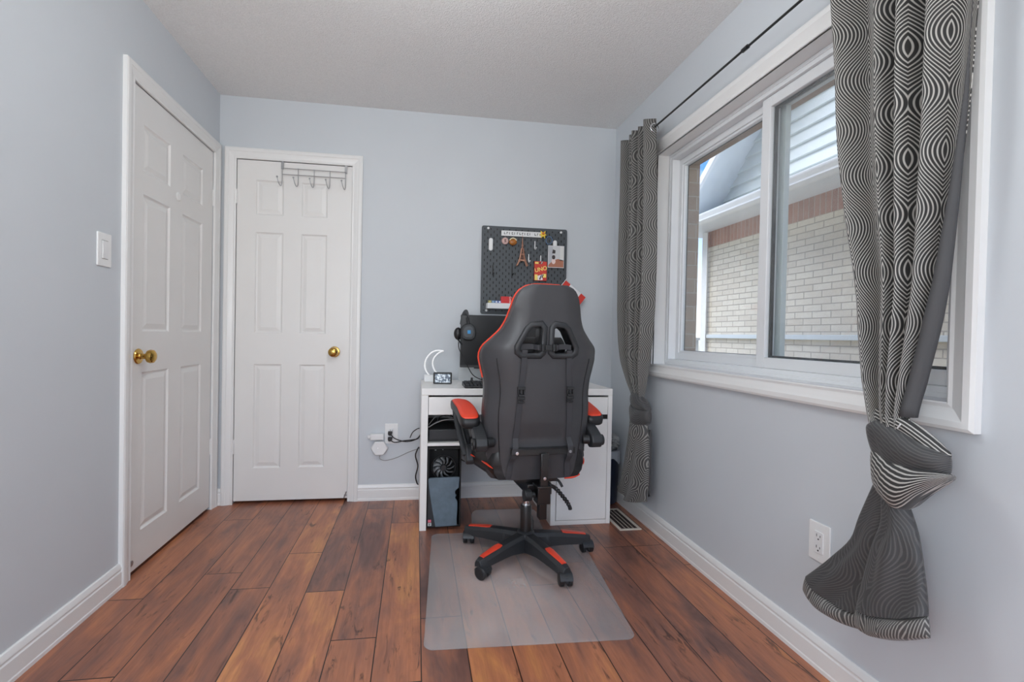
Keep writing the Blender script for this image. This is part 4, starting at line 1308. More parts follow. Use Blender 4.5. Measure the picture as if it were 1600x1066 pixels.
for s in (-1, 1):
    inner = [(s * x, zz) for x, zz in HOLE]
    b = MB()
    loops = []
    for off, dy in ((0.0, 0.03), (0.0, -0.004), (0.003, -0.008), (0.019, -0.008), (0.024, -0.003), (0.024, 0.006)):
        P = ring_poly(inner, off) if off else inner
        loops.append([(x, yback(min(0.6, abs(x) / max(0.1, hwz(zz))), zz) + dy, zz) for x, zz in P])
    b.grid(loops, wrap=True)
    cpart(b, 'opening_bezel', M['darkplastic'], smooth=60)

# straps with buckles
ys = lambda x, q: yback(min(0.98, abs(x) / hwz(q)), q)


def strap(P, w, m, name, off=-0.004, parent=None):
    """flat ribbon through (x, z) points lying on the back"""
    Q = catmull([Vector((x, 0, zz)) for x, zz in P], 8)
    b = MB(); rows = []
    for v in Q:
        y = ys(v.x, v.z) + off - 0.028 * max(0.0, min(1.0, 1.6 - abs(v.z - 0.548) / 0.032))
        rows.append([(v.x - w / 2, y, v.z), (v.x + w / 2, y, v.z), (v.x + w / 2, y + 0.0022, v.z), (v.x - w / 2, y + 0.0022, v.z)])
    b.grid(rows, wrap=True)
    return cpart(b, name, m, smooth=30)


for s in (-1, 1):
    x0, x1, x2 = s * 0.098, s * 0.108, s * (0.140 if s < 0 else 0.124)
    st = strap([(x0, 0.975), (x0 + s * 0.002, 0.90), (x1, 0.78), (x1 + s * 0.010, 0.62), (x2 - s * 0.006, 0.50), (x2, 0.428)], 0.024, M['webbing'], 'lumbar_strap', -0.0075)
    yy = ys(x1, 0.80)
    b = MB().box(x1 - 0.016, x1 + 0.016, yy - 0.020, yy - 0.0085, 0.810, 0.822).box(x1 - 0.016, x1 + 0.016, yy - 0.020, yy - 0.0085, 0.770, 0.782)
    b.box(x1 - 0.012, x1 + 0.012, yy - 0.021, yy - 0.0085, 0.782, 0.792).box(x1 - 0.015, x1 - 0.009, yy - 0.019, yy - 0.0085, 0.792, 0.810).box(x1 + 0.009, x1 + 0.015, yy - 0.019, yy - 0.0085, 0.792, 0.810)
    b.box(x1 - 0.006, x1 + 0.006, yy - 0.018, yy - 0.0085, 0.792, 0.812).box(x1 - 0.014, x1 + 0.014, yy - 0.018, yy - 0.0085, 0.756, 0.764)
    cpart(b, 'strap_buckle', M['blackplastic'], 0.0015)
# horizontal head pillow strap across the bridge
b = MB()
rows = []
for i in range(21):
    x = -0.112 + 0.224 * i / 20
    inside = abs(x) > 0.030
    y = ys(x, 0.985) + (0.012 if abs(x) > 0.05 else -0.0105)
    zc = 0.985 - 0.004 * math.cos(x * 40)
    rows.append([(x, y, zc - 0.011), (x, y, zc + 0.011), (x, y + 0.0022, zc + 0.011), (x, y + 0.0022, zc - 0.011)])
b.grid(rows, wrap=True)
cpart(b, 'pillow_strap', M['webbing'])
yy = ys(0, 0.985)
b = MB().box(-0.030, -0.018, yy - 0.021, yy - 0.012, 0.970, 1.000).box(0.018, 0.030, yy - 0.021, yy - 0.012, 0.970, 1.000).box(-0.016, 0.016, yy - 0.023, yy - 0.012, 0.974, 0.996).box(-0.036, -0.032, yy - 0.020, yy - 0.010, 0.970, 1.0).box(0.032, 0.036, yy - 0.020, yy - 0.010, 0.970, 1.0)
cpart(b, 'strap_buckle', M['blackplastic'], 0.0018)


# pillows on the front, visible through the openings
def pillow(c, sx, sy, sz, name, rot=0.0):
    b = MB(); rows = []
    for i in range(13):
        v = -1 + 2 * i / 12
        ring = []
        k = max(0.02, 1 - abs(v) ** 3.2)
        for j in range(32):
            a = 2 * PI * j / 32
            ca, sa = math.cos(a), math.sin(a)
            ex = math.copysign(abs(ca) ** 0.55, ca); ez = math.copysign(abs(sa) ** 0.75, sa)
            ring.append((c[0] + ex * sx * (0.86 + 0.14 * k), c[1] + ez * sy * k, c[2] + v * sz))
        rows.append(ring)
    V = b.grid(rows, wrap=True)
    b.bm.faces.new(V[0][::-1]); b.bm.faces.new(V[-1])
    return cpart(b, name, M['leatherdark'], smooth=60)


pillow((0.0, -0.125, 0.962), 0.135, 0.050, 0.066, 'head_pillow')
pillow((0.0, -0.085, 0.62), 0.155, 0.055, 0.10, 'lumbar_pillow')


# seat: cushion pan with raised bolsters
def seat():
    b = MB(); rows = []
    NY = 26
    for i in range(NY + 1):
        t = i / NY
        y = -0.195 + 0.50 * t
        hw = 0.198 + 0.072 * min(1, t / 0.45) ** 0.8 - 0.022 * max(0, (t - 0.75) / 0.25) ** 2
        zb = 0.418 + 0.012 * math.sin(PI * t)
        edge = 0.02 * (max(0, 1 - t / 0.08) + max(0, (t - 0.93) / 0.07))
        ring = []
        for x, zz in ((-1.0, 0.035), (-1.03, 0.07), (-0.985, 0.120), (-0.90, 0.142), (-0.76, 0.128), (-0.62, 0.098), (-0.3, 0.095), (0, 0.096), (0.3, 0.095), (0.62, 0.098), (0.76, 0.128), (0.90, 0.142), (0.985, 0.120), (1.03, 0.07), (1.0, 0.035), (0.90, 0.004), (0.5, 0.0), (-0.5, 0.0), (-0.90, 0.004)):
            ring.append((x * hw, y, zb + zz * (1 - edge * 10 * 0.6)))
        rows.append(ring)
    V = b.grid(rows, wrap=True)
    b.bm.faces.new(V[0][::-1]); b.bm.faces.new(V[-1])
    return b, rows


b, SR = seat()
cpart(b, 'seat', M['leatherdark'], smooth=60)
for col in (1, 13):
    for q0, q1 in ((0, 5), (7, 15)):
        cpart(MB().tube([(r[col][0] * 1.005, r[col][1], r[col][2] - 0.008) for r in SR[q0:q1]], lambda t: 0.0012 + 0.0036 * math.sin(PI * min(1, max(0, t))), seg=8, smooth=0), 'piping', M['red'], smooth=60)
for s in (-1, 1):
    if s > 0:
        cpart(MB().tube([(s * 0.120, -0.190, 0.4150), (s * 0.160, -0.192, 0.4165), (s * 0.190, -0.190, 0.428)], 0.0045, seg=8), 'red_trim', M['red'], smooth=60)

# armrests
PADXY = [(0.0, -0.128), (0.030, -0.124), (0.044, -0.100), (0.046, -0.040), (0.042, 0.04), (0.030, 0.11), (0.008, 0.150), (-0.022, 0.158), (-0.044, 0.135), (-0.047, 0.08), (-0.043, 0.0), (-0.042, -0.090), (-0.030, -0.122)]
for s in (-1, 1):
    ar = empty('armrest', (BX + s * 0.292, -0.012, 0.685)); ar.parent = CR
    P2 = [tuple(v)[:2] for v in catmull([Vector((-s * x, y, 0)) for x, y in PADXY], 4, True)]
    b = MB()
    lay_ = [(0.88, -0.034), (1.0, -0.028), (1.04, -0.012), (1.02, 0.002), (0.95, 0.008)]
    V = b.grid([[(x * k, y * (0.5 + 0.5 * k), zz + 0.17 * y + 0.012 * math.sin((y + 0.13) / 0.29 * PI)) for x, y in P2] for k, zz in lay_], wrap=True)
    b.bm.faces.new(V[0]); b.bm.faces.new(V[-1])
    cpart(b, 'pad_base', M['blackplastic'], smooth=50, parent=ar)
    b = MB()
    lay_ = [(0.92, 0.004), (0.90, 0.010), (0.82, 0.0135), (0.5, 0.0145), (0.1, 0.015)]
    V = b.grid([[(x * k, y * (0.35 + 0.65 * k), zz + 0.17 * y * (0.35 + 0.65 * k) + 0.012 * math.sin((y * (0.35 + 0.65 * k) + 0.13) / 0.29 * PI)) for x, y in P2] for k, zz in lay_], wrap=True)
    b.bm.faces.new(V[-1])
    cpart(b, 'pad', M['red'], smooth=60, parent=ar, label='orange-red padded top')
    # chunky link from the pad down to the pivot on the backrest
    xi, xo = (0.008, 0.058)
    prof = [(-0.020, -0.026), (-0.115, -0.040), (-0.160, -0.060), (-0.205, -0.085), (-0.215, -0.112), (-0.200, -0.136), (-0.172, -0.142), (-0.150, -0.128), (-0.110, -0.086), (-0.03, -0.044)]
    b = MB(); b.prism(prof, -s * xi, -s * xo, 'YZ')
    cpart(b, 'arm_link', M['darkplastic'], 0.006, parent=ar, bseg=3)
    cpart(MB().cyl((-s * 0.006, -0.180, -0.108), (s * 0.004, -0.180, -0.108), 0.024).cyl((s * 0.004, -0.180, -0.108), (s * 0.007, -0.180, -0.108), 0.008), 'pivot_cap', M['blackplastic'], 0.002, parent=ar)
    cpart(MB().cyl((-s * 0.058, -0.180, -0.105), (-s * 0.088, -0.172, -0.105), 0.020), 'pivot_pin', M['blackplastic'], 0.002, parent=ar)
    # strut from the pad front down to the seat frame: two ribs and a foot
    for k_, dx in ((0, -0.012), (1, 0.012)):
        cpart(MB().tube([(dx + s * 0.012, 0.115, -0.008), (dx + s * 0.008, 0.105, -0.045), (dx - s * 0.004, 0.06, -0.12), (dx - s * 0.022, 0.01, -0.200)], 0.011, seg=10, flat=(1.5, 0.62)), 'strut', M['darkplastic'], smooth=60, parent=ar)
    cpart(MB().tube([(s * 0.006, 0.098, -0.035), (-s * 0.006, 0.055, -0.12), (-s * 0.022, 0.015, -0.19)], 0.010, seg=8, flat=(1.0, 0.9)), 'strut', M['blackplastic'], smooth=60, parent=ar)
    b = MB(); b.prism([(0.045, -0.165), (0.050, -0.198), (0.030, -0.238), (-0.005, -0.242), (-0.022, -0.222), (-0.010, -0.175), (0.01, -0.150)], -s * 0.046, -s * 0.006, 'YZ')
    cpart(b, 'strut_foot', M['darkplastic'], 0.007, parent=ar, bseg=3)
    cpart(MB().cyl((-s * 0.040, 0.01, -0.215), (-s * 0.080, 0.01, -0.215), 0.012), 'strut_bolt', M['blackmetal'], parent=ar)

# recline bracket: cross bar, upright and clamp
zc = 0.548
yB = yback(0.3, zc)
cpart(MB().box(-0.140, 0.140, yB - 0.030, yB - 0.008, zc - 0.013, zc + 0.012).box(-0.140, 0.140, yB - 0.032, yB + 0.01, zc + 0.012, zc + 0.015), 'cross_bar', M['blackmetal'], 0.0015)
cpart(MB().box(-0.017, 0.017, yB - 0.045, yB - 0.029, 0.395, zc - 0.004), 'upright_bar', M['blackmetal'], 0.003)
for x, zz, y in ((-0.118, zc - 0.002, yB - 0.033), (0.118, zc - 0.002, yB - 0.033), (0.0, 0.440, yB - 0.048)):
    cpart(MB().cyl((x, y + 0.006, zz), (x, y, zz), 0.0068, seg=16).cyl((x, y, zz), (x, y - 0.002, zz), 0.0040, seg=6), 'bolt', M['chrome'])
cpart(MB().box(-0.027, 0.029, -0.265, -0.205, 0.330, 0.402), 'clamp_block', M['blackmetal'], 0.003)
cpart(MB().box(-0.031, 0.033, -0.269, -0.201, 0.398, 0.407), 'clamp_plate', M['blackmetal'], 0.002)
cpart(MB().box(-0.014, 0.018, -0.252, -0.215, 0.262, 0.331), 'lower_sleeve', M['blackmetal'], 0.002)
cpart(MB().box(-0.09, 0.09, -0.18, 0.13, 0.398, 0.416).box(-0.055, 0.055, -0.21, 0.09, 0.352, 0.399), 'seat_plate', M['blackmetal'], 0.003)
b = MB().cyl((-0.080, -0.235, 0.365), (-0.048, -0.235, 0.365), 0.026, 0.0245, seg=14).cyl((-0.048, -0.235, 0.365), (-0.030, -0.235, 0.365), 0.012)
cpart(b, 'tension_knob', M['blackplastic'], 0.0025)
LV = [(0.035, -0.205, 0.388), (0.060, -0.200, 0.384), (0.085, -0.195, 0.366), (0.112, -0.190, 0.336), (0.138, -0.186, 0.304), (0.150, -0.186, 0.282), (0.152, -0.186, 0.272)]
cpart(MB().tube(LV, lambda t: 0.0085 + 0.002 * math.sin(t * 90) * (1 if 0.25 < t < 0.75 else 0), seg=10, smooth=10), 'recline_lever', M['blackplastic'], smooth=50)
cpart(MB().tube([(0.05, -0.10, 0.400), (0.09, -0.10, 0.396), (0.125, -0.11, 0.378), (0.140, -0.12, 0.352)], 0.0075, seg=10, flat=(0.8, 1.5)), 'height_lever', M['blackplastic'], smooth=50)

# gas lift
gl = empty('gas_lift', (0, 0, 0)); gl.parent = CR
MB().lathe([(0.001, 0.085), (0.0265, 0.085), (0.0265, 0.232), (0.024, 0.238), (0.001, 0.238)], (0, 0, 0)).build('cylinder', M['blackmetal'], gl)
MB().lathe([(0.001, 0.232), (0.0145, 0.232), (0.0145, 0.36), (0.001, 0.36)], (0, 0, 0)).build('piston', M['chrome'], gl)
MB().lathe([(0.001, 0.238), (0.020, 0.238), (0.018, 0.246), (0.001, 0.246)], (0, 0, 0)).build('collar', M['steelwire'], gl)

# star base with five legs, red inserts and twin-wheel castors
MB().lathe([(0.001, 0.055), (0.046, 0.055), (0.052, 0.070), (0.050, 0.100), (0.040, 0.112), (0.030, 0.118), (0.001, 0.118)], seg=40).build('base_hub', M['darkplastic'], CR, smooth=40)
for k in range(5):
    a = math.radians(-3 + 72 * k)
    lg = empty('leg', (0, 0, 0), a); lg.parent = CR
    b = MB(); rows = []
    for i in range(15):
        t = i / 14
        x = 0.030 + 0.285 * t
        zt = 0.112 - 0.030 * t ** 1.7
        w_ = 0.033 - 0.009 * t
        hgt = 0.072 - 0.030 * t + (0.012 * max(0, 1 - t * 3))
        arch = 0.0
        if i == 14: w_ *= 0.78; x += 0.004; zt -= 0.004; hgt -= 0.006
        tw_ = w_ * 0.62
        rows.append([(x, -w_, zt - hgt), (x, -w_, zt - 0.016), (x, -tw_, zt - 0.002), (x, 0, zt), (x, tw_, zt - 0.002), (x, w_, zt - 0.016), (x, w_, zt - hgt), (x, w_ * 0.6, zt - hgt + 0.006), (x, -w_ * 0.6, zt - hgt + 0.006)])
    V = b.grid(rows, wrap=True)
    b.bm.faces.new(V[0]); b.bm.faces.new(V[-1])
    b.build('leg_arm', M['darkplastic'], lg, smooth=30, bevel=0.002)
    b = MB(); rows = []
    for i in range(8):
        t = i / 7
        x = 0.178 + 0.118 * t
        tt = (x - 0.030) / 0.285
        zt = 0.112 - 0.030 * tt ** 1.7
        w_ = (0.0175 - 0.006 * t) * (0.75 if i in (0,) else 1)
        rows.append([(x, -w_, zt - 0.006), (x, -w_, zt + 0.0015), (x, -w_ * 0.7, zt + 0.003), (x, w_ * 0.7, zt + 0.003), (x, w_, zt + 0.0015), (x, w_, zt - 0.006)])
    V = b.grid(rows, wrap=True)
    b.bm.faces.new(V[0]); b.bm.faces.new(V[-1])
    b.build('foot_rest_insert', M['redplastic'], lg, smooth=30, label='orange-red insert')
    # castor
    yaw = (a + math.radians(5))
    want = [math.radians(95), math.radians(60), math.radians(80), math.radians(140), math.radians(88)][k]      # travel direction of each castor in the room
    cs = empty('castor', (0.302, 0, 0), want - yaw); cs.parent = lg
    cs.location = (0.300, 0, 0)
    for s in (-1, 1):
        MB().lathe([(0.001, s * 0.008), (0.024, s * 0.008), (0.0275, s * 0.011), (0.0275, s * 0.024), (0.024, s * 0.0275), (0.015, s * 0.0285), (0.001, s * 0.0285)], (-0.012, 0, 0.0275), 'Y', 28).build('wheel', M['blackplastic'], cs, smooth=40)
    P = [(-0.012 + 0.030 * math.cos(math.radians(t)), 0.0275 + 0.030 * math.sin(math.radians(t))) for t in range(-10, 191, 20)]
    P2 = [(-0.012 + 0.022 * math.cos(math.radians(t)), 0.0275 + 0.022 * math.sin(math.radians(t))) for t in range(190, -11, -20)]
    b = MB(); b.prism(P + P2, -0.0065, 0.0065); b.cyl((0, 0, 0.05), (0, 0, 0.074), 0.009, seg=16)
    b.build('fork', M['blackplastic'], cs)
    b = MB(); b.prism([(-0.012 + 0.0300 * math.cos(math.radians(t)), 0.0275 + 0.0300 * math.sin(math.radians(t))) for t in range(20, 171, 15)] + [(-0.012 + 0.0280 * math.cos(math.radians(t)), 0.0275 + 0.0280 * math.sin(math.radians(t))) for t in range(170, 19, -15)], -0.027, 0.027)
    b.build('hood', M['darkplastic'], cs)

# ------------------------------------------------------------------ clear floor mat with lip
mt_ = MB()
R0 = 0.035
mw, ml = 0.765, 0.915
FL = Vector((1.197, -1.462, 0)); ang = math.radians(-3.2)
XV = Vector((math.cos(ang), math.sin(ang), 0)) ; XV = Vector((0.9990, -0.035, 0)); YV = Vector((0.062, 0.998, 0))
out = []


def arc(cx, cy, r, a0, a1, n=7):
    return [(cx + r * math.cos(math.radians(a0 + (a1 - a0) * i / n)), cy + r * math.sin(math.radians(a0 + (a1 - a0) * i / n))) for i in range(n + 1)]


lipx0, lipx1, lipl = 0.215, 0.592, 0.235
for p in (arc(R0, R0, R0, 180, 270), arc(mw - 0.035 - R0, R0, R0, 270, 360), arc(mw - R0, ml - R0, R0, 0, 90)):
    out += p
out += [(lipx1 + 0.03, ml), (lipx1 + 0.008, ml + 0.01), (lipx1, ml + 0.03)]
out += arc(lipx1 - 0.04, ml + lipl - 0.04, 0.04, 0, 90) + arc(lipx0 + 0.04, ml + lipl - 0.04, 0.04, 90, 180)
out += [(lipx0, ml + 0.03), (lipx0 - 0.008, ml + 0.01), (lipx0 - 0.03, ml)]
out += arc(R0, ml - R0, R0, 90, 180)


def lift(y):
    t = max(0.0, (y - (ml + 0.135)) / 0.10)
    return 0.034 * t ** 1.5


bm = mt_.bm
top = [bm.verts.new((x, y, 0)) for x, y in out]
bm.faces.new(top)
for yc in [ml + 0.13 + 0.012 * i for i in range(9)]:
    bmesh.ops.bisect_plane(bm, geom=bm.verts[:] + bm.edges[:] + bm.faces[:], plane_co=(0, yc, 0), plane_no=(0, 1, 0))
for v in bm.verts:
    x, y = v.co.x, v.co.y
    v.co = FL + XV * x + YV * y + Vector((0, 0, 0.0032 + lift(y)))
o = mt_.build('chair_mat', M['frosted'], smooth=40)
so = o.modifiers.new('thick', 'SOLIDIFY'); so.thickness = 0.0026; so.offset = -1
tag(o, 'clear frosted plastic floor mat under the gaming chair', 'floor mat')

# ------------------------------------------------------------------ floor vent
vt = empty('floor_vent', (2.315, -0.452, 0), label='white-framed floor vent with dark louvres between desk and right wall', cat='vent')
b = MB()
for x0, x1, y0, y1 in ((-0.062, -0.046, -0.155, 0.155), (0.046, 0.062, -0.155, 0.155), (-0.046, 0.046, -0.155, -0.139), (-0.046, 0.046, 0.139, 0.155)):
    b.box(x0, x1, y0, y1, 0.0003, 0.007)
b.build('frame', mat('cream_metal', (214, 206, 194), 0.35), vt, bevel=0.002)
MB().box(-0.046, 0.046, -0.139, 0.139, 0.0003, 0.0015).build('duct_shadow', M['slot'], vt)
for i in range(17):
    y = -0.131 + i * 0.0164
    MB().box(-0.046, 0.046, y - 0.003, y + 0.003, 0.0022, 0.0050, rot=Matrix.Rotation(0.5, 3, 'X')).build('louvre', mat('brown_louvre', (58, 50, 46), 0.4) if i == 0 else bpy.data.materials['brown_louvre'], vt)
for x in (-0.023, 0.0, 0.023):
    MB().box(x - 0.0016, x + 0.0016, -0.139, 0.139, 0.0015, 0.0062).build('cross_bar', bpy.data.materials['cream_metal'], vt)

# ------------------------------------------------------------------ waste bin
wb = empty('waste_bin', (2.345, -0.150, 0), label='dark blue waste bin with a liner, behind the left curtain in the corner', cat='bin')
b = MB()
b.lathe([(0.001, 0.001), (0.072, 0.001), (0.080, 0.010), (0.090, 0.320), (0.0925, 0.322), (0.0925, 0.330), (0.086, 0.330), (0.084, 0.320), (0.070, 0.02), (0.001, 0.02)], seg=40)
b.build('bucket', mat('navy_plastic', (28, 36, 56), 0.35), wb)
b = MB(); rows = []
random.seed(5)
for zz, r_ in ((0.270, 0.0935), (0.305, 0.0955), (0.3355, 0.0950), (0.3355, 0.080), (0.30, 0.078)):
    rows.append([((r_ + (0.003 * math.sin(k * 1.9) if zz < 0.32 else 0)) * math.cos(2 * PI * k / 48), (r_ + (0.003 * math.sin(k * 1.9) if zz < 0.32 else 0)) * math.sin(2 * PI * k / 48), zz + (0.022 * math.sin(k * 0.55) if zz < 0.29 else 0)) for k in range(48)])
b.grid(rows, wrap=True)
o = b.build('liner', mat('clear_liner', (176, 182, 190), 0.3), wb, smooth=60)


def crumple(name, c, r, m, seed, lb, grp=None):
    b = MB(); bmesh.ops.create_icosphere(b.bm, subdivisions=4, radius=r, matrix=Matrix.Identity(4))
    random.seed(seed)
    dirs = [(Vector((random.gauss(0, 1), random.gauss(0, 1), random.gauss(0, 1))).normalized(), random.random() * 6) for _ in range(26)]
    for v in b.bm.verts:
        n = v.co.normalized(); s = 0
        for d_, ph_ in dirs:
            s += abs(math.sin(n.dot(d_) * 13 + ph_))
        v.co = n * r * (0.62 + 0.62 * ((s / 26 - 0.5) * 3.2 + 0.4))
        v.co.z *= 0.8
    for v in b.bm.verts: v.co += Vector((0, 0, 0))
    o = b.build(name, m, smooth=20); o.location = c
    return tag(o, lb, 'rubbish', grp)


crumple('crumpled_bag', (2.296, -0.185, 0.352), 0.040, mat('grey_bag', (70, 74, 80), 0.25), 3, 'dark crumpled plastic bag on top of the waste bin')
crumple('crumpled_paper', (2.384, -0.125, 0.372), 0.055, mat('pale_bag', (160, 162, 162), 0.3), 8, 'pale crumpled bag sticking up from the waste bin by the curtain')

# ------------------------------------------------------------------ curtain rod and curtains
RX = W - 0.090
RZ = 2.122
rod = empty('curtain_rod', (RX, -1.3, RZ), label='thin dark metal curtain rod above the window', cat='curtain rod')
MB().cyl((0, -0.98, 0), (0, 0.86, 0), 0.0048, seg=16).build('rod', M['blackmetal'], rod)
MB().cyl((0, -0.10, 0), (0, -0.07, 0), 0.0082, seg=16).build('rod_joint', M['blackmetal'], rod)
for y in (-0.98, 0.86):
    MB().sphere((0, y, 0), 0.016, seg=16).build('finial', M['blackmetal'], rod, smooth=60)
for y in (-0.94, 0.84):
    MB().tube([(0, y, -0.004), (0.03, y, -0.012), (0.0895, y, -0.012)], 0.005, smooth=0).box(0.085, 0.0898, y - 0.012, y + 0.012, -0.04, 0.02).build('rod_bracket', M['blackmetal'], rod)


def add_uv(o, f):
    me = o.data
    uvl = me.uv_layers.new(name='UVMap')
    for lp in me.loops:
        uvl.data[lp.index].uv = f[lp.vertex_index]


def cloth(rows, name, mats, nf, total, parent, ns=150, nz=90, amp=None, phase=0.0, drift=0.0, thick=0.0022, skew=0.35, uoff=0.0, edge_rows=None):
    """rows: (z, yA, yB, x, amplitude). Folded sheet, wide at the top and gathered below."""
    zt = [r[0] for r in rows]
    b = MB(); uvs = []; P = []
    for j in range(nz + 1):
        z_ = zt[0] + (zt[-1] - zt[0]) * j / nz
        tb = lambda k: smooth_tbl([(-r[0], r[k]) for r in rows], -z_)
        ya, yb_, xc, am = tb(1), tb(2), tb(3), tb(4)
        row = []
        for i in range(ns + 1):
            s = i / ns
            ph_ = 2 * PI * nf * (s + 0.045 * math.sin(2 * PI * s * 1.3 + phase * 2)) + phase + drift * (zt[0] - z_)
            w_ = math.sin(ph_) + 0.30 * math.sin(2 * ph_ + 1.1) + 0.16 * math.sin(ph_ * 0.5 + 2)
            sy = s + skew / (2 * PI * nf) * math.cos(ph_) * math.sin(PI * s)
            row.append((xc + am * w_, ya + (yb_ - ya) * sy, z_))
            uvs.append((uoff + s * total, z_))
        P.append(row)
    V = b.grid(P)
    bm = b.bm
    o_idx = {}
    me_o = b.build(name, mats, parent, smooth=70)
    add_uv(me_o, uvs)
    so = me_o.modifiers.new('thick', 'SOLIDIFY'); so.thickness = thick; so.offset = 0
    return me_o


def patch(rows, x_edges, bulge, name, m, parent, uvf, nu=28, nv=10, back=True, power=0.55, wr=0.0, wfreq=9):
    """closed padded piece of cloth. rows: polylines of (y, z), top to bottom; x_edges: x of each row's edge; bulges towards the room"""
    rr = []
    for r in rows:
        q = catmull([Vector((y, zz, 0)) for y, zz in r], 10)
        n = len(q) - 1
        rr.append([q[min(n, round(i * n / nu))] for i in range(nu + 1)])
    cols = [catmull([rr[k][i] for k in range(len(rows))] if len(rows) > 2 else [rr[0][i], rr[1][i]], max(3, nv // max(1, len(rows) - 1)) if len(rows) > 2 else nv) for i in range(nu + 1)]
    m_ = len(cols[0])
    front, uvs, backr = [], [], []
    closed_v = len(rows) == 2
    for j in range(m_):
        v = j / (m_ - 1)
        xe = x_edges[0] + (x_edges[-1] - x_edges[0]) * v
        bl = bulge * (math.sin(PI * v) ** 0.45 if closed_v else 1.0)
        fr_, bk_ = [], []
        for i in range(nu + 1):
            s = i / nu
            y, zz = cols[i][j].x, cols[i][j].y
            prof = math.sin(PI * s) ** power
            wv = wr * math.sin(wfreq * s + 1.5 * v * 4) * math.sin(PI * s)
            fr_.append((xe - bl * prof - wv * (0.3 + v), y, zz))
            bk_.append((xe + bl * 0.6 * prof + 0.002, y, zz))
            uvs.append(uvf(s, v, y, zz))
        front.append(fr_); backr.append(bk_)
    b = MB()
    ring = [f + bk[::-1][1:-1] for f, bk in zip(front, backr)]
    uv2 = []
    for j in range(m_):
        base_ = uvs[j * (nu + 1):(j + 1) * (nu + 1)]
        uv2 += base_ + base_[::-1][1:-1]
    V = b.grid(ring, wrap=True)
    b.bm.faces.new(V[0][::-1]); b.bm.faces.new(V[-1])
    o = b.build(name, m, parent, smooth=70)
    add_uv(o, uv2)
    return o


# near (right) curtain
cr_ = empty('curtain', (2.34, -1.95, RZ), label='near right curtain with black and white swirl stripes, tied in a large knot', cat='curtain', group='swirl-striped curtains')
offR = Vector((-2.34, 1.95, -RZ))
rowsR = [(2.165, -1.748, -2.165, 2.352, 0.036), (2.02, -1.768, -2.150, 2.352, 0.036), (1.80, -1.797, -2.135, 2.348, 0.034), (1.58, -1.815, -2.128, 2.346, 0.031), (1.36, -1.853, -2.112, 2.344, 0.028),
         (1.18, -1.893, -2.096, 2.340, 0.025), (1.06, -1.910, -2.078, 2.336, 0.023), (0.94, -1.930, -2.058, 2.330, 0.020), (0.86, -1.950, -2.046, 2.322, 0.015), (0.80, -1.965, -2.050, 2.315, 0.010)]
o = cloth(rowsR, 'panel', M['curtain'], 4.3, 0.92, cr_, phase=0.6, drift=0.5); o.location = offR
# plain side hem strip along the near edge
b = MB(); P = []
for j in range(61):
    z_ = 2.165 - (2.165 - 0.86) * j / 60
    tb = lambda k: smooth_tbl([(-r[0], r[k]) for r in rowsR], -z_)
    ye, xc = tb(2), tb(3)
    k_ = 0.6 * min(1.0, max(0.05, (1.75 - z_) / 0.65))
    P.append([(xc - 0.020 * k_, ye + 0.024 * k_, z_), (xc - 0.012 * k_, ye + 0.004 * k_, z_), (xc + 0.006 * k_, ye - 0.012 * k_, z_), (xc + 0.030 * k_, ye - 0.012 * k_, z_)])
b.grid(P)
o = b.build('side_hem', M['lining'], cr_, smooth=70); o.location = offR
so = o.modifiers.new('thick', 'SOLIDIFY'); so.thickness = 0.002
collar = ([(-1.955, 0.873), (-2.005, 0.862), (-2.050, 0.852), (-2.095, 0.828), (-2.138, 0.796)], [(-1.952, 0.828), (-1.991, 0.828), (-2.050, 0.812), (-2.105, 0.780), (-2.137, 0.750)])
fold = ([(-1.946, 0.822), (-1.975, 0.842), (-2.045, 0.827), (-2.105, 0.803), (-2.144, 0.790)], [(-1.965, 0.750), (-2.02, 0.738), (-2.075, 0.738), (-2.120, 0.745), (-2.142, 0.752)])
sling = ([(-1.966, 0.772), (-2.025, 0.755), (-2.085, 0.752), (-2.130, 0.755), (-2.152, 0.752)], [(-1.975, 0.672), (-2.010, 0.650), (-2.050, 0.638), (-2.095, 0.688), (-2.150, 0.742)])
o = patch(collar, (2.325, 2.325), 0.022, 'knot_wrap', M['curtain'], cr_, lambda s, v, y, zz: (0.006 + v * 0.052, 0.10 + s * 0.05)); o.location = offR
o = patch(fold, (2.315, 2.318), 0.034, 'knot_wrap', M['curtainback'], cr_, lambda s, v, y, zz: (v * 0.085 + 0.01 * s, s * 0.16 + 0.02), wr=0.004); o.location = offR
o = patch(sling, (2.312, 2.318), 0.050, 'knot_wrap', M['curtain'], cr_, lambda s, v, y, zz: (0.003 + v * 0.100, 0.09 + s * 0.075)); o.location = offR
tailL = [[(-1.962, 0.690), (-1.978, 0.680), (-1.996, 0.672), (-2.012, 0.668)], [(-1.922, 0.580), (-1.944, 0.574), (-1.968, 0.579), (-1.996, 0.591)], [(-1.900, 0.508), (-1.926, 0.503), (-1.953, 0.508), (-1.985, 0.526)], [(-1.846, 0.436), (-1.884, 0.428), (-1.925, 0.428), (-1.972, 0.446)], [(-1.800, 0.380), (-1.850, 0.370), (-1.905, 0.368), (-1.964, 0.386)], [(-1.764, 0.338), (-1.818, 0.320), (-1.882, 0.315), (-1.957, 0.332)]]
tailR = [[(-1.990, 0.665), (-2.008, 0.660), (-2.024, 0.660), (-2.042, 0.668)], [(-1.994, 0.591), (-2.022, 0.590), (-2.046, 0.595), (-2.072, 0.612)], [(-1.976, 0.519), (-2.013, 0.527), (-2.052, 0.545), (-2.090, 0.576)], [(-1.955, 0.404), (-2.013, 0.417), (-2.064, 0.445), (-2.113, 0.480)], [(-1.952, 0.352), (-2.008, 0.364), (-2.068, 0.392), (-2.124, 0.430)]]
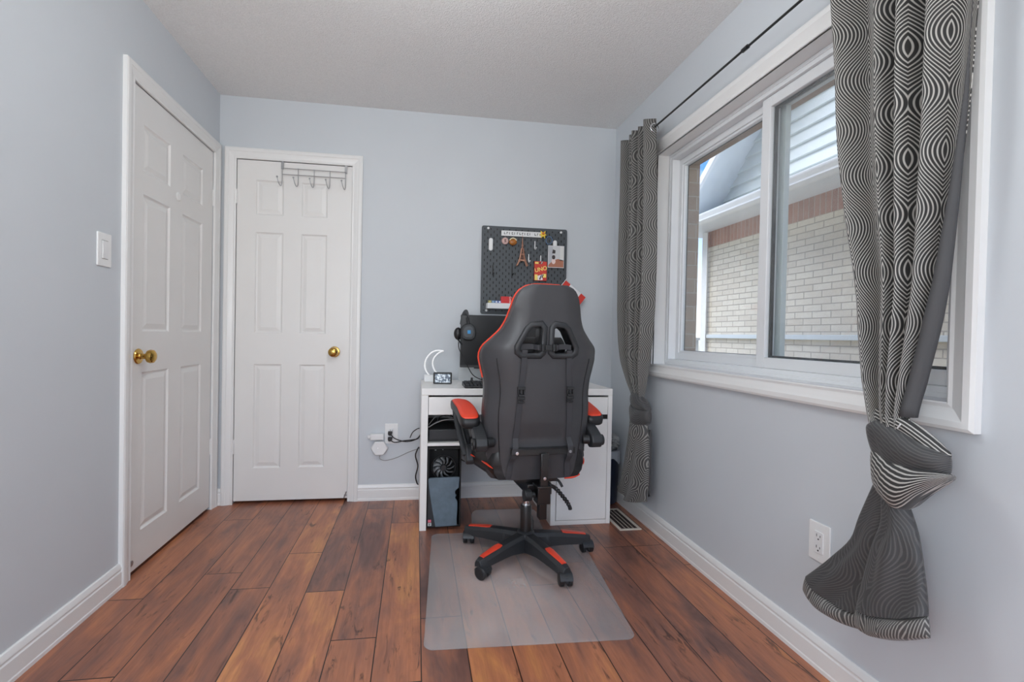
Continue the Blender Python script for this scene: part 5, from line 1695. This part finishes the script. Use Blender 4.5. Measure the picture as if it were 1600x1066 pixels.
o = patch(tailL, (2.335, 2.318), 0.020, 'tail_fold', M['curtainback'], cr_, lambda s, v, y, zz: (s * 0.16 * (0.35 + 0.65 * v), zz), wr=0.006, nv=24); o.location = offR
o = patch(tailR, (2.325, 2.296), 0.026, 'tail_fold', M['curtainback'], cr_, lambda s, v, y, zz: (0.07 + s * 0.16 * (0.35 + 0.65 * v), zz), wr=0.007, nv=24); o.location = offR
hemL = [tailL[-1], [(-1.755, 0.290), (-1.812, 0.272), (-1.880, 0.268), (-1.952, 0.290)]]
hemR = [tailR[-1], [(-1.948, 0.300), (-2.008, 0.308), (-2.068, 0.338), (-2.132, 0.385)]]
o = patch(hemL, (2.318, 2.316), 0.024, 'hem', M['curtainhem'], cr_, lambda s, v, y, zz: (s * 0.20, 0.4 + v * 0.035), wr=0.004, nv=6); o.location = offR
o = patch(hemR, (2.296, 2.294), 0.030, 'hem', M['curtainhem'], cr_, lambda s, v, y, zz: (0.10 + s * 0.20, 0.45 + v * 0.035), wr=0.004, nv=6); o.location = offR
b = MB().tube([(2.285, -2.052, 0.836), (2.281, -2.062, 0.847)], 0.0016, smooth=0)
o = b.build('loose_thread', M['whiteplastic'], cr_); o.location = offR

# far (left) curtain
cl_ = empty('curtain', (2.34, -0.55, RZ), label='far curtain with grey swirl pattern bunched in the corner, knotted low', cat='curtain', group='swirl-striped curtains')
offL = Vector((-2.34, 0.55, -RZ))
rowsL = [(2.165, -0.360, -0.700, 2.350, 0.036), (1.90, -0.365, -0.715, 2.350, 0.036), (1.50, -0.360, -0.725, 2.350, 0.036), (1.20, -0.365, -0.715, 2.350, 0.035), (1.02, -0.385, -0.700, 2.348, 0.032), (0.90, -0.425, -0.680, 2.345, 0.028), (0.80, -0.490, -0.665, 2.345, 0.022), (0.71, -0.550, -0.650, 2.345, 0.014)]
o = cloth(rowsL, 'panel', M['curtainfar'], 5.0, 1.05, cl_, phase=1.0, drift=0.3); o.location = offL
eyelet = MB().tube([(2.35 + 0.022 * math.cos(a * PI / 10), -0.693 - 0.004, 2.118 + 0.022 * math.sin(a * PI / 10)) for a in range(20)], 0.0042, seg=8, smooth=0, closed=True)
o = eyelet.build('eyelet', M['chrome'], cl_, smooth=60); o.location = offL
kn = ([(-0.535, 0.735), (-0.58, 0.742), (-0.63, 0.735), (-0.70, 0.705), (-0.735, 0.675)], [(-0.540, 0.668), (-0.59, 0.655), (-0.64, 0.650), (-0.70, 0.655), (-0.742, 0.662)])
kn2 = ([(-0.536, 0.680), (-0.59, 0.668), (-0.64, 0.662), (-0.70, 0.667), (-0.745, 0.672)], [(-0.545, 0.600), (-0.59, 0.578), (-0.64, 0.565), (-0.70, 0.580), (-0.744, 0.605)])
o = patch(kn, (2.338, 2.338), 0.040, 'knot_wrap', M['curtainback'], cl_, lambda s, v, y, zz: (v * 0.06, s * 0.2)); o.location = offL
o = patch(kn2, (2.336, 2.338), 0.048, 'knot_wrap', M['curtainback'], cl_, lambda s, v, y, zz: (v * 0.09, s * 0.2), wr=0.004); o.location = offL
tl = [[(-0.560, 0.620), (-0.600, 0.610), (-0.650, 0.600), (-0.710, 0.610)], [(-0.530, 0.50), (-0.60, 0.49), (-0.66, 0.49), (-0.735, 0.50)], [(-0.480, 0.34), (-0.570, 0.33), (-0.65, 0.33), (-0.745, 0.34)], [(-0.430, 0.205), (-0.52, 0.195), (-0.63, 0.195), (-0.740, 0.225)], [(-0.432, 0.175), (-0.52, 0.165), (-0.63, 0.163), (-0.738, 0.200)]]
o = patch(tl, (2.338, 2.330), 0.040, 'tail_fold', M['curtainfar'], cl_, lambda s, v, y, zz: (s * 0.30 * (0.4 + 0.6 * v), zz), wr=0.012, nv=28, wfreq=14); o.location = offL
o = patch([[(-0.66, 0.56), (-0.69, 0.56), (-0.725, 0.565)], [(-0.66, 0.21), (-0.69, 0.21), (-0.728, 0.225)]], (2.355, 2.358), 0.018, 'tail_fold', M['lining'], cl_, lambda s, v, y, zz: (s, v)); o.location = offL

# ------------------------------------------------------------------ unseen lamp stand, added to go under the fill light
fl_ = empty('fill_lamp_stand', (0.42, -3.5, 0), label='unseen black lamp stand added under the fill light', cat='lamp')
MB().lathe([(0.001, 0.0005), (0.13, 0.0005), (0.13, 0.015), (0.02, 0.03), (0.001, 0.03)]).build('base', M['blackmetal'], fl_)
MB().cyl((0, 0, 0.03), (0, 0, 0.92), 0.011).build('pole', M['blackmetal'], fl_)
MB().lathe([(0.001, 0.92), (0.05, 0.92), (0.09, 0.96), (0.088, 0.965), (0.045, 0.93), (0.001, 0.93)], seg=40).build('lamp_shade', M['whiteplastic'], fl_)
